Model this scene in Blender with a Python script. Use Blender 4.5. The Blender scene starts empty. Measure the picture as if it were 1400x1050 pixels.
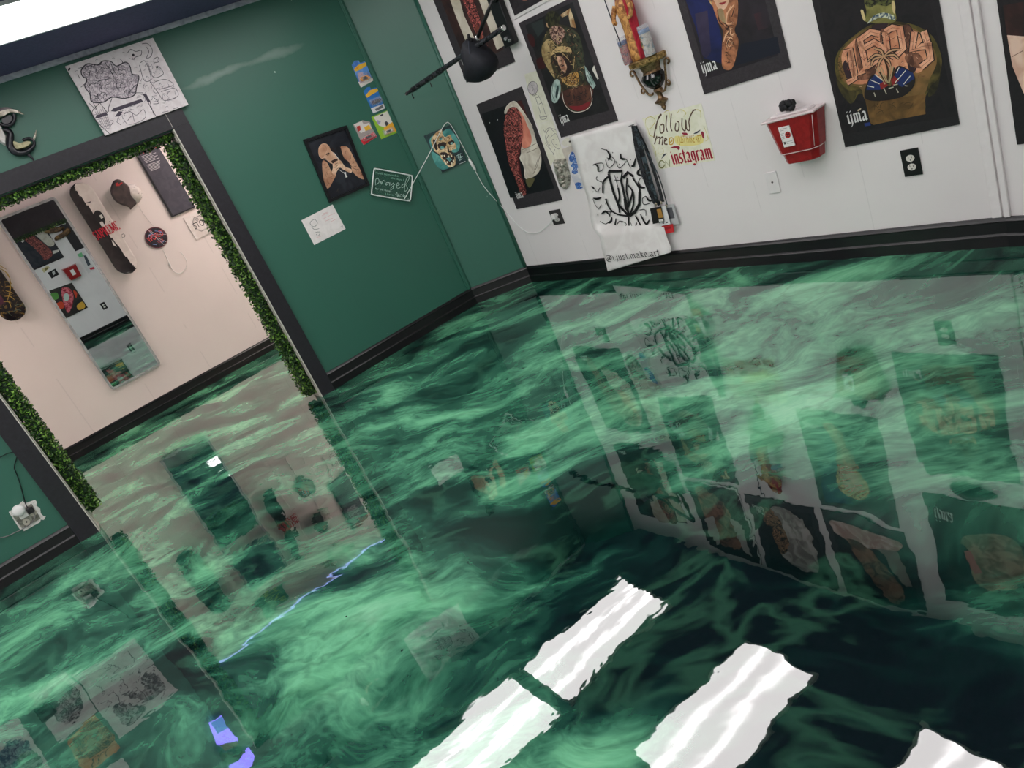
import bpy, bmesh, math, random
from mathutils import Vector, Matrix
random.seed(7)
sc = bpy.context.scene
COL = sc.collection
PI = math.pi

# ------------------------------------------------------------------ camera, world, light, exposure
CR = ((0.748, -0.509, 0.425), (-0.543, -0.104, 0.833), (-0.380, -0.854, -0.355))   # camera axes (right, down, forward) in room axes
FPX = 1000.0                                                                      # focal length for a 1400 px wide frame
CAMP = Vector((0, 0, 1.5))
def _orth():
    r = Vector((CR[0][0], CR[1][0], CR[2][0])).normalized()
    d = Vector((CR[0][1], CR[1][1], CR[2][1])); d = (d - r * d.dot(r)).normalized()
    return r, d, r.cross(d)
AX, AY, AZ = _orth()
cd = bpy.data.cameras.new('camera'); cam = bpy.data.objects.new('camera', cd); COL.objects.link(cam)
cd.sensor_width = 36; cd.lens = FPX / 1400 * 36; cd.clip_start = 0.02
m = Matrix.Identity(4)
for i in range(3):
    m[i][0] = AX[i]; m[i][1] = -AY[i]; m[i][2] = -AZ[i]; m[i][3] = CAMP[i]
cam.matrix_world = m
sc.camera = cam
w = bpy.data.worlds.new('world'); sc.world = w; w.use_nodes = True
w.node_tree.nodes['Background'].inputs[0].default_value = (0.5, 0.55, 0.6, 1)
w.node_tree.nodes['Background'].inputs[1].default_value = 0.15
sc.view_settings.view_transform = 'Standard'; sc.view_settings.look = 'None'
sc.view_settings.gamma = 1; sc.view_settings.use_curve_mapping = False
sc.view_settings.exposure = 0.52
LENS = 7.6          # radiance of the fluorescent lenses (main room)
LENS_BACK = 14.0     # ... of the unseen ones added in the back room

# ------------------------------------------------------------------ materials
def lin(c):
    c /= 255.0
    return c / 12.92 if c <= 0.04045 else ((c + 0.055) / 1.055) ** 2.4
def rgb(c): return (lin(c[0]), lin(c[1]), lin(c[2]), 1)
_mats = {}
def M(c, rough=0.55, metal=0.0, spec=0.4):
    k = (tuple(c), rough, metal, spec)
    if k not in _mats:
        m = bpy.data.materials.new('paint_%d_%d_%d' % tuple(c)); m.use_nodes = True
        nt = m.node_tree; b = nt.nodes['Principled BSDF']
        b.inputs['Roughness'].default_value = rough; b.inputs['Metallic'].default_value = metal
        b.inputs['Specular IOR Level'].default_value = spec
        n = nt.nodes.new('ShaderNodeTexNoise'); n.inputs['Scale'].default_value = 30; n.inputs['Detail'].default_value = 3
        tc = nt.nodes.new('ShaderNodeTexCoord'); nt.links.new(tc.outputs['Object'], n.inputs['Vector'])
        mx = nt.nodes.new('ShaderNodeMix'); mx.data_type = 'RGBA'
        l = rgb(c); mx.inputs[6].default_value = (l[0] * .93, l[1] * .93, l[2] * .93, 1); mx.inputs[7].default_value = tuple(min(1, v * 1.06) for v in l[:3]) + (1,)
        nt.links.new(n.outputs['Fac'], mx.inputs[0]); nt.links.new(mx.outputs[2], b.inputs['Base Color'])
        _mats[k] = m
    return _mats[k]
def MN(c1, c2, scale=25, lo=.42, hi=.58, rough=.5, detail=4, dist=1.0, c3=None, metal=0, spec=.4):
    """two or three colours mixed by warped noise"""
    k = ('n', tuple(c1), tuple(c2), scale, lo, hi, rough, dist, c3, metal)
    if k not in _mats:
        m = bpy.data.materials.new('mottled'); m.use_nodes = True
        nt = m.node_tree; b = nt.nodes['Principled BSDF']
        b.inputs['Roughness'].default_value = rough; b.inputs['Metallic'].default_value = metal; b.inputs['Specular IOR Level'].default_value = spec
        n = nt.nodes.new('ShaderNodeTexNoise'); n.inputs['Scale'].default_value = scale; n.inputs['Detail'].default_value = detail; n.inputs['Distortion'].default_value = dist
        tc = nt.nodes.new('ShaderNodeTexCoord'); nt.links.new(tc.outputs['Object'], n.inputs['Vector'])
        r = nt.nodes.new('ShaderNodeValToRGB'); nt.links.new(n.outputs['Fac'], r.inputs[0]); nt.links.new(r.outputs[0], b.inputs['Base Color'])
        r.color_ramp.elements[0].position = lo; r.color_ramp.elements[0].color = rgb(c1)
        r.color_ramp.elements[1].position = hi; r.color_ramp.elements[1].color = rgb(c2)
        if c3:
            e = r.color_ramp.elements.new((lo + hi) / 2); e.color = rgb(c3)
        _mats[k] = m
    return _mats[k]
def glassy(c, alpha=.35, rough=.1):
    m = bpy.data.materials.new('clear'); m.use_nodes = True
    b = m.node_tree.nodes['Principled BSDF']; b.inputs['Base Color'].default_value = rgb(c)
    b.inputs['Alpha'].default_value = alpha; b.inputs['Roughness'].default_value = rough
    return m
def emit(c, s):
    m = bpy.data.materials.new('glow'); m.use_nodes = True
    b = m.node_tree.nodes['Principled BSDF']; b.inputs['Base Color'].default_value = rgb(c)
    b.inputs['Emission Color'].default_value = rgb(c); b.inputs['Emission Strength'].default_value = s
    return m

# ------------------------------------------------------------------ room frame: every wall is a line on the floor; s runs to the right as seen from the room, z up
class Wall:
    def __init__(s, a, b):
        s.a = Vector((a[0], a[1], 0)); s.b = Vector((b[0], b[1], 0)); s.len = (s.b - s.a).length
        s.d = (s.b - s.a).normalized(); s.n = Vector((s.d.y, -s.d.x, 0)); s.ang = math.atan2(s.d.y, s.d.x)
    def hit(s, o, r, off=0):
        q = s.a + s.n * off
        t = (q - o).dot(s.n) / r.dot(s.n); P = o + r * t
        return ((P - s.a).dot(s.d), P.z)
    def at(s, x, y, off=0): return s.hit(CAMP, AX * (x - 700) + AY * (y - 525) + AZ * FPX, off)
    def P(s, u, z, off=0): q = s.a + s.d * u + s.n * off; return Vector((q.x, q.y, z))
G1 = Wall((-3, 5.405), (2.765, 5.405))
G2 = Wall((2.765, 5.405), (3.164, 5.085))
W = Wall((3.164, 5.085), (3.43, 1.60))
W2 = Wall((3.43, 1.60), (3.31, 0.2))
B = Wall((-3.0, 7.86), (3.4, 8.09))
RY = -1.2
RW = Wall((3.6, RY), (-3, RY))
CZ = 2.66
def floor_at(x, y):
    r = AX * (x - 700) + AY * (y - 525) + AZ * FPX
    t = -1.5 / r.z; P = CAMP + r * t
    return (P.x, P.y)
TILT = math.radians(0.75)
def mir_at(x, y):           # where the wall mirror shows the wall behind the photographer
    r = (AX * (x - 700) + AY * (y - 525) + AZ * FPX).normalized()
    n = Vector((B.n.x * math.cos(TILT), B.n.y * math.cos(TILT), -math.sin(TILT)))
    o = B.P(.9 + 2.42, 1.3, .03)
    t = (o - CAMP).dot(n) / r.dot(n); P = CAMP + r * t
    return RW.hit(P, r - n * 2 * r.dot(n))

# ------------------------------------------------------------------ builders
def link(name, me, parent=None):
    o = bpy.data.objects.new(name, me); COL.objects.link(o)
    if parent: o.parent = parent
    return o
def tag(o, label, cat, group=None, kind=None):
    o['label'] = label; o['category'] = cat
    if group: o['group'] = group
    if kind: o['kind'] = kind
    return o
def empty(name, label, cat, wall=None, u=0, z=0, off=0, loc=None, rz=None, group=None):
    o = bpy.data.objects.new(name, None); COL.objects.link(o); o.empty_display_size = .05
    if wall: o.location = wall.P(u, z, off); o.rotation_euler = (0, 0, wall.ang)
    else:
        o.location = loc; o.rotation_euler = (0, 0, rz or 0)
    return tag(o, label, cat, group)
def onwall(o, wall, u, z, off=0):
    o.location = wall.P(u, z, off); o.rotation_euler = (0, 0, wall.ang); return o
def finish(bm, name, mats, parent=None, smooth=None, bevel=0, seg=2):
    me = bpy.data.meshes.new(name); bmesh.ops.recalc_face_normals(bm, faces=bm.faces); bm.to_mesh(me); bm.free()
    if isinstance(mats, tuple) and isinstance(mats[0], int): mats = M(mats)
    for mm in (mats if isinstance(mats, (list, tuple)) else [mats]): me.materials.append(mm)
    if smooth:
        for p in me.polygons: p.use_smooth = True
        try: me.set_sharp_from_angle(angle=math.radians(smooth))
        except Exception: pass
    o = link(name, me, parent)
    if bevel:
        md = o.modifiers.new('bevel', 'BEVEL'); md.width = bevel; md.segments = seg; md.limit_method = 'ANGLE'
    return o
def bx(bm, x0, x1, y0, y1, z0, z1, mi=0):
    v = [bm.verts.new(p) for p in ((x0, y0, z0), (x1, y0, z0), (x1, y1, z0), (x0, y1, z0), (x0, y0, z1), (x1, y0, z1), (x1, y1, z1), (x0, y1, z1))]
    for f in ((0, 1, 2, 3), (4, 5, 6, 7), (0, 1, 5, 4), (1, 2, 6, 5), (2, 3, 7, 6), (3, 0, 4, 7)):
        bm.faces.new([v[i] for i in f]).material_index = mi
def prism(bm, pts, y0, y1, mi=0, taper=1.0):
    """outline in (x, z) extruded along y; local -y looks into the room"""
    cx = sum(p[0] for p in pts) / len(pts); cz = sum(p[1] for p in pts) / len(pts)
    a = [bm.verts.new((p[0], y0, p[1])) for p in pts]
    b = [bm.verts.new((cx + (p[0] - cx) * taper, y1, cz + (p[1] - cz) * taper)) for p in pts]
    fs = [bm.faces.new(a), bm.faces.new(b)]
    for i in range(len(pts)):
        j = (i + 1) % len(pts); fs.append(bm.faces.new((a[i], a[j], b[j], b[i])))
    for f in fs: f.material_index = mi
def tube(bm, pts, r, n=8, mi=0, cap=True):
    pts = [Vector(p) for p in pts]; rs = r if isinstance(r, (list, tuple)) else [r] * len(pts)
    rings = []; up = Vector((.13, .21, .97))
    for i, p in enumerate(pts):
        t = (pts[min(i + 1, len(pts) - 1)] - pts[max(i - 1, 0)]).normalized()
        a = t.cross(up)
        if a.length < .05: a = t.cross(Vector((1, 0, 0)))
        a.normalize(); b = t.cross(a)
        rings.append([bm.verts.new(p + (a * math.cos(k * 2 * PI / n) + b * math.sin(k * 2 * PI / n)) * rs[i]) for k in range(n)])
    for i in range(len(rings) - 1):
        for k in range(n):
            f = bm.faces.new((rings[i][k], rings[i][(k + 1) % n], rings[i + 1][(k + 1) % n], rings[i + 1][k])); f.material_index = mi; f.smooth = True
    if cap:
        for q in (rings[0], rings[-1]): bm.faces.new(q).material_index = mi
def lathe(bm, prof, c=(0, 0, 0), n=20, mi=0, a0=0, a1=2 * PI, sx=1, sy=1):
    full = abs(a1 - a0 - 2 * PI) < 1e-4; cnt = n if full else n + 1
    rings = []
    for r, z in prof:
        rings.append([bm.verts.new((c[0] + sx * r * math.cos(a0 + (a1 - a0) * k / n), c[1] + sy * r * math.sin(a0 + (a1 - a0) * k / n), c[2] + z)) for k in range(cnt)])
    for i in range(len(rings) - 1):
        for k in range(n):
            k2 = (k + 1) % cnt
            try:
                f = bm.faces.new((rings[i][k], rings[i][k2], rings[i + 1][k2], rings[i + 1][k])); f.material_index = mi; f.smooth = True
            except ValueError: pass
    for q in (rings[0], rings[-1]):
        try: bm.faces.new(q).material_index = mi
        except ValueError: pass
def blob(bm, c, r, n=10, mi=0, jit=0):
    res = bmesh.ops.create_icosphere(bm, subdivisions=2, radius=1)
    for v in res['verts']:
        k = 1 + random.uniform(-jit, jit)
        v.co = Vector((c[0] + v.co.x * r[0] * k, c[1] + v.co.y * r[1] * k, c[2] + v.co.z * r[2] * k))
    for f in {f for v in res['verts'] for f in v.link_faces}: f.material_index = mi; f.smooth = True
def cat(pts, closed=False, n=5):
    """smooth curve through points"""
    out = []; L = len(pts)
    rng = range(L) if closed else range(L - 1)
    g = (lambda i: pts[i % L]) if closed else (lambda i: pts[max(0, min(L - 1, i))])
    for i in rng:
        p0, p1, p2, p3 = g(i - 1), g(i), g(i + 1), g(i + 2)
        for k in range(n):
            t = k / n
            out.append(tuple(.5 * (2 * b + (c - a) * t + (2 * a - 5 * b + 4 * c - d) * t * t + (3 * b - a - 3 * c + d) * t ** 3) for a, b, c, d in zip(p0, p1, p2, p3)))
    if not closed: out.append(tuple(pts[-1]))
    return out
def ell(cx, cy, rx, ry, rot=0, n=20):
    c, s = math.cos(rot), math.sin(rot)
    return [(cx + c * rx * math.cos(t) - s * ry * math.sin(t), cy + s * rx * math.cos(t) + c * ry * math.sin(t)) for t in [k * 2 * PI / n for k in range(n)]]

# blackletter skeletons in a 0..1 cell, drawn with a slanted broad nib
BL = {
 'i': (.34, [[(.1, .62), (.17, .7), (.17, .1), (.26, 0)], [(.1, .86), (.22, .95)]]),
 'j': (.34, [[(.1, .62), (.17, .7), (.17, -.1), (.02, -.26)], [(.1, .86), (.22, .95)]]),
 'm': (.86, [[(.08, .62), (.15, .7), (.15, .06), (.21, 0)], [(.15, .58), (.33, .7), (.41, .6), (.41, .06), (.47, 0)], [(.41, .58), (.59, .7), (.68, .6), (.68, .08), (.78, 0)]]),
 'a': (.58, [[(.1, .6), (.2, .7), (.4, .62), (.4, .08), (.5, 0)], [(.4, .4), (.12, .26), (.12, .1), (.2, 0), (.4, .14)]]),
 'u': (.6, [[(.08, .64), (.14, .7), (.14, .1), (.24, 0), (.42, .12)], [(.36, .64), (.42, .7), (.42, .08), (.52, 0)]]),
 's': (.46, [[(.36, .64), (.22, .7), (.1, .58), (.12, .44), (.34, .28), (.36, .12), (.22, 0), (.06, .08)]]),
 't': (.4, [[(.18, .92), (.18, .08), (.28, 0), (.36, .08)], [(.04, .68), (.34, .7)]]),
 'k': (.56, [[(.1, .95), (.15, 1.0), (.15, 0)], [(.15, .36), (.34, .68), (.42, .6), (.2, .38), (.4, .08), (.5, 0)]]),
 'e': (.48, [[(.12, .3), (.38, .46), (.34, .62), (.24, .7), (.12, .58), (.12, .1), (.22, 0), (.4, .12)]]),
 'r': (.42, [[(.08, .64), (.15, .7), (.15, .04), (.22, 0)], [(.15, .56), (.28, .7), (.38, .62)]]),
 '.': (.22, [[(.06, .1), (.12, .02)]]),
 '@': (1.0, [[(.62, .6), (.45, .66), (.34, .5), (.34, .26), (.44, .16), (.6, .26), (.64, .7), (.66, .2), (.8, .14), (.92, .4), (.86, .76), (.6, .96), (.3, .9), (.1, .62), (.1, .2), (.3, -.1), (.6, -.16)]]),
 'I': (.4, [[(.2, 1), (.2, 0)], [(.06, .95), (.34, 1)], [(.06, 0), (.34, .05)]]),
 'n': (.6, [[(.1, .62), (.16, .7), (.16, .05), (.22, 0)], [(.16, .56), (.36, .7), (.44, .6), (.44, .08), (.54, 0)]]),
 'g': (.56, [[(.4, .66), (.2, .7), (.12, .56), (.12, .2), (.22, .08), (.4, .2)], [(.36, .66), (.42, .7), (.42, -.1), (.24, -.26), (.08, -.16)]]),
 'S': (.6, [[(.5, .86), (.3, 1), (.12, .84), (.14, .62), (.46, .4), (.48, .16), (.3, 0), (.08, .12)]]),
 'U': (.7, [[(.14, 1), (.14, .2), (.3, 0), (.5, .1), (.56, .3), (.56, 1)]]),
 'P': (.6, [[(.14, 0), (.14, 1)], [(.14, 1), (.4, 1), (.52, .8), (.42, .52), (.14, .5)]]),
 'R': (.66, [[(.14, 0), (.14, 1)], [(.14, 1), (.4, 1), (.52, .8), (.42, .54), (.14, .52)], [(.32, .52), (.56, 0)]]),
 'E': (.58, [[(.14, 0), (.14, 1)], [(.14, 1), (.5, 1), (.5, .86)], [(.14, .52), (.4, .52)], [(.14, 0), (.5, 0), (.5, .14)]]),
 'M': (.86, [[(.12, 0), (.12, 1), (.42, .1), (.72, 1), (.72, 0)]]),
 ' ': (.3, []),
}
class Art:
    """flat print on a wall thing: closed shapes, strokes and lettering, layer over layer, one mesh"""
    def __init__(s, wall, root_uz, f=None, step=.00012):
        s.w = wall; s.o = root_uz; s.bm = bmesh.new(); s.m = []; s.k = 1; s.step = step
        s.f = f or (lambda p: p)
    def px(s, x0, y0, sc, off=0):
        s.f = lambda p: s.w.at(x0 + p[0] / sc, y0 + p[1] / sc, off); return s
    def _mi(s, mat):
        if not hasattr(mat, 'node_tree'): mat = M(mat)
        if mat not in s.m: s.m.append(mat)
        return s.m.index(mat)
    def raw(s, pts, mi, yy=None):
        y = -s.step * s.k if yy is None else yy
        q = [(p[0] - s.o[0], p[1] - s.o[1]) for p in pts]
        A = sum(q[i][0] * q[(i + 1) % len(q)][1] - q[(i + 1) % len(q)][0] * q[i][1] for i in range(len(q)))
        if A < 0: q = q[::-1]
        try:
            f = s.bm.faces.new([s.bm.verts.new((p[0], y, p[1])) for p in q]); f.material_index = mi
        except ValueError: pass
    def fill(s, mat, *polys, smooth=False):
        mi = s._mi(mat)
        for p in polys: s.raw([s.f(q) for q in (cat(p, True) if smooth else p)], mi)
        s.k += 1; return s
    def _stroke(s, P, w, mi, taper=False):
        n = len(P)
        if n < 2: return
        L = []
        for i in range(n):
            a = P[max(0, i - 1)]; b = P[min(n - 1, i + 1)]
            dx, dz = b[0] - a[0], b[1] - a[1]; l = math.hypot(dx, dz) or 1e-9
            k = w / 2 * ((.25 + .75 * math.sin(PI * (i + .5) / n)) if taper else 1)
            L.append(((P[i][0] - dz / l * k, P[i][1] + dx / l * k), (P[i][0] + dz / l * k, P[i][1] - dx / l * k)))
        for i in range(n - 1): s.raw([L[i][0], L[i][1], L[i + 1][1], L[i + 1][0]], mi)
    def line(s, mat, w, *ps, smooth=True, taper=False, closed=False):
        mi = s._mi(mat)
        for p in ps:
            q = cat(p, closed) if smooth and len(p) > 2 else list(p)
            if closed: q.append(q[0])
            s._stroke([s.f(x) for x in q], w, mi, taper)
        s.k += 1; return s
    def scribble(s, mat, poly, n, ln, w, seed=1, curl=1.0):
        """many short curved strokes inside a shape (drawing coordinates)"""
        rnd = random.Random(seed); xs = [q[0] for q in poly]; ys = [q[1] for q in poly]; out = []
        def inside(x, y):
            c = False
            for i in range(len(poly)):
                (x1, y1), (x2, y2) = poly[i], poly[i - 1]
                if (y1 > y) != (y2 > y) and x < (x2 - x1) * (y - y1) / (y2 - y1) + x1: c = not c
            return c
        while len(out) < n:
            x, y = rnd.uniform(min(xs), max(xs)), rnd.uniform(min(ys), max(ys))
            if not inside(x, y): continue
            a = rnd.uniform(0, 2 * PI); st = [(x, y)]; da = rnd.uniform(-1, 1) * curl
            for k in range(3):
                x += math.cos(a) * ln / 3; y += math.sin(a) * ln / 3; a += da; st.append((x, y))
            if inside(x, y): out.append(st)
            else: n -= .3
        return s.line(mat, w, *[cat(q, n=3) for q in out], smooth=False, taper=True)
    def letters(s, mat, text, p0, p1, h, nib=.13, ang=40, squeeze=1.0, up=None):
        """blackletter / slab lettering from p0 to p1 (drawing coordinates), height h metres"""
        mi = s._mi(mat); a = s.f(p0); b = s.f(p1)
        tot = sum(BL[c][0] for c in text); L = math.hypot(b[0] - a[0], b[1] - a[1])
        ex = ((b[0] - a[0]) / L, (b[1] - a[1]) / L); ez = up or (-ex[1], ex[0]); k = L / tot; x = 0
        na = math.radians(ang); nx, nz = math.cos(na) * nib / 2, math.sin(na) * nib / 2
        T = lambda q: (a[0] + ex[0] * q[0] * k + ez[0] * q[1] * h, a[1] + ex[1] * q[0] * k + ez[1] * q[1] * h)
        asp = h / k if k else 1
        for c in text:
            wd, st = BL[c]
            for p in st:
                for i in range(len(p) - 1):
                    (ax, az), (bx_, bz) = p[i], p[i + 1]; ax += x; bx_ += x
                    ux, uz = nx * asp, nz
                    pts = [(ax - ux, az - uz), (ax + ux, az + uz), (bx_ + ux, bz + uz), (bx_ - ux, bz - uz)]
                    s.raw([T(q) for q in pts], mi)
                    # thin body so strokes along the nib do not vanish
                    s._stroke([T((ax, az)), T((bx_, bz))], nib * h * .32, mi)
            x += wd
        s.k += 1; return s
    def text(s, mat, txt, p0, p1, h=None):
        """plain lettering, baseline from p0 to p1"""
        mi = s._mi(mat); a = s.f(p0); b = s.f(p1)
        cu = bpy.data.curves.new('t', 'FONT'); cu.body = txt; o = bpy.data.objects.new('t', cu); COL.objects.link(o)
        dg = bpy.context.evaluated_depsgraph_get(); me = bpy.data.meshes.new_from_object(o.evaluated_get(dg))
        xs = [v.co.x for v in me.vertices]; x0, x1 = min(xs), max(xs)
        L = math.hypot(b[0] - a[0], b[1] - a[1]); ex = ((b[0] - a[0]) / L, (b[1] - a[1]) / L); k = L / (x1 - x0); hz = (h / .72) if h else k
        for p in me.polygons:
            pts = [me.vertices[i].co for i in p.vertices]
            s.raw([(a[0] + ex[0] * (q.x - x0) * k - ex[1] * q.y * hz, a[1] + ex[1] * (q.x - x0) * k + ex[0] * q.y * hz) for q in pts], mi)
        bpy.data.objects.remove(o); bpy.data.curves.remove(cu); bpy.data.meshes.remove(me)
        s.k += 1; return s
    def build(s, name, parent, y=0):
        me = bpy.data.meshes.new(name); s.bm.to_mesh(me); s.bm.free()
        for mm in s.m: me.materials.append(mm)
        o = link(name, me, parent); o.location = (0, y, 0); return o
def ctr(q): return (sum(p[0] for p in q) / len(q), sum(p[1] for p in q) / len(q))
def sheet(name, label, cat_, wall, quad, th, mat, off=.001, group=None, bevel=0):
    """a flat thing on a wall: quad in wall (s, z); returns object and its anchor"""
    c = ctr(quad); bm = bmesh.new()
    prism(bm, [(p[0] - c[0], p[1] - c[1]) for p in quad], 0, -th)
    o = finish(bm, name, mat if hasattr(mat, 'node_tree') else M(mat), bevel=bevel); onwall(o, wall, c[0], c[1], off)
    return tag(o, label, cat_, group), c
def zq(wall, x0, y0, s, pts): return [wall.at(x0 + p[0] / s, y0 + p[1] / s) for p in pts]
def R(s0, s1, z0, z1): return [(s0, z0), (s1, z0), (s1, z1), (s0, z1)]

# ------------------------------------------------------------------ surfaces of the room
def nodes(name):
    m = bpy.data.materials.new(name); m.use_nodes = True
    return m, m.node_tree, m.node_tree.nodes['Principled BSDF']
def N(nt, t, **kw):
    n = nt.nodes.new(t)
    for k, v in kw.items():
        if k.startswith('i_'): n.inputs[int(k[2:])].default_value = v
        else: setattr(n, k, v)
    return n
def math_(nt, op, a, b=None, clamp=False):
    n = nt.nodes.new('ShaderNodeMath'); n.operation = op; n.use_clamp = clamp
    for i, v in enumerate((a, b)):
        if v is None: continue
        if isinstance(v, (int, float)): n.inputs[i].default_value = v
        else: nt.links.new(v, n.inputs[i])
    return n.outputs[0]
def wall_mat(name, col, groove, rough, bump=.15, glares=(), spec=.5, specks=0):
    m, nt, b = nodes(name); L = nt.links.new
    tc = N(nt, 'ShaderNodeTexCoord'); sep = N(nt, 'ShaderNodeSeparateXYZ'); L(tc.outputs['Object'], sep.inputs[0])
    fr = math_(nt, 'FRACT', math_(nt, 'DIVIDE', sep.outputs[0], groove)); d = math_(nt, 'ABSOLUTE', math_(nt, 'SUBTRACT', fr, .5))
    wob = N(nt, 'ShaderNodeTexNoise', i_2=3.0); L(tc.outputs['Object'], wob.inputs['Vector'])
    gm = math_(nt, 'MULTIPLY', math_(nt, 'LESS_THAN', d, .008), math_(nt, 'MULTIPLY', math_(nt, 'GREATER_THAN', wob.outputs['Fac'], .5), .18))
    n1 = N(nt, 'ShaderNodeTexNoise', i_2=2.2, i_3=5.0); L(tc.outputs['Object'], n1.inputs['Vector'])
    mx = N(nt, 'ShaderNodeMix', data_type='RGBA'); c = rgb(col)
    mx.inputs[6].default_value = tuple(v * .95 for v in c[:3]) + (1,); mx.inputs[7].default_value = tuple(min(1, v * 1.05) for v in c[:3]) + (1,)
    L(n1.outputs['Fac'], mx.inputs[0])
    m2 = N(nt, 'ShaderNodeMix', data_type='RGBA'); L(gm, m2.inputs[0]); L(mx.outputs[2], m2.inputs[6]); m2.inputs[7].default_value = tuple(v * .55 for v in c[:3]) + (1,)
    out = m2.outputs[2]
    for (x0, z0, x1, z1, wd, sc_) in glares:              # pale glare off bumps in the wall, painted into the colour
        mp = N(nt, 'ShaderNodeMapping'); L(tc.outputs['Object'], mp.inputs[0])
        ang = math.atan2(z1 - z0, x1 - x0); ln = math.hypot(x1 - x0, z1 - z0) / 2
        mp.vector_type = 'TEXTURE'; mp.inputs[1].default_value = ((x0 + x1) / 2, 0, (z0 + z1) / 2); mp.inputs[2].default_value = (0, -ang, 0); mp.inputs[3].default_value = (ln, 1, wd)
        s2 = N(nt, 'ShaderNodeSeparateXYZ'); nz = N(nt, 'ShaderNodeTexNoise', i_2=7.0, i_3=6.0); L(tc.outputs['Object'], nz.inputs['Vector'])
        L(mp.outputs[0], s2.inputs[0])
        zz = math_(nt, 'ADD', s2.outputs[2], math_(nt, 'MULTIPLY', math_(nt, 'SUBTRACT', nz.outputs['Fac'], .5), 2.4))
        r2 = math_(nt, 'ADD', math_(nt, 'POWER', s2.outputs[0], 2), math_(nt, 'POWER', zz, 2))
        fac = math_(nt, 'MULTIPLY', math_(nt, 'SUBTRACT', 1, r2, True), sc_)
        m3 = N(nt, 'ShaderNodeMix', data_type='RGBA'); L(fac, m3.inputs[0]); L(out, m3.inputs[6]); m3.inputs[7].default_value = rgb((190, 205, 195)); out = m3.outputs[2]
    if specks:                                             # paint chips
        vo = N(nt, 'ShaderNodeTexVoronoi', i_2=specks); L(tc.outputs['Object'], vo.inputs['Vector']); m4 = N(nt, 'ShaderNodeMix', data_type='RGBA')
        L(math_(nt, 'LESS_THAN', vo.outputs['Distance'], .028), m4.inputs[0]); L(out, m4.inputs[6]); m4.inputs[7].default_value = rgb((170, 200, 186)); out = m4.outputs[2]
    L(out, b.inputs['Base Color']); b.inputs['Roughness'].default_value = rough; b.inputs['Specular IOR Level'].default_value = spec
    n2 = N(nt, 'ShaderNodeTexNoise', i_2=9.0, i_3=6.0); L(tc.outputs['Object'], n2.inputs['Vector'])
    hs = math_(nt, 'SUBTRACT', n2.outputs['Fac'], math_(nt, 'MULTIPLY', gm, 2))
    bp = N(nt, 'ShaderNodeBump'); bp.inputs['Strength'].default_value = bump; bp.inputs['Distance'].default_value = .01; L(hs, bp.inputs['Height']); L(bp.outputs[0], b.inputs['Normal'])
    return m
GREEN = wall_mat('green_wall_paint', (36, 100, 82), .205, .48, .12, glares=[(*G1.at(247, 124), *G1.at(345, 82), .03, .3), (*G1.at(330, 90), *G1.at(418, 60), .03, .24)], spec=.85, specks=5.0)
WHITE = wall_mat('white_wall_paint', (236, 231, 231), .305, .5, .12)
WARM = wall_mat('back_room_paint', (240, 228, 224), .61, .5, .12)
BLACK = MN((9, 9, 12), (16, 16, 20), 40, .3, .7, rough=.32, spec=.5)
BLACKTRIM = MN((30, 28, 34), (40, 38, 45), 40, .3, .7, rough=.38, spec=.5)
CEIL = MN((88, 82, 118), (98, 92, 130), 60, .35, .65, rough=.8)

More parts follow.
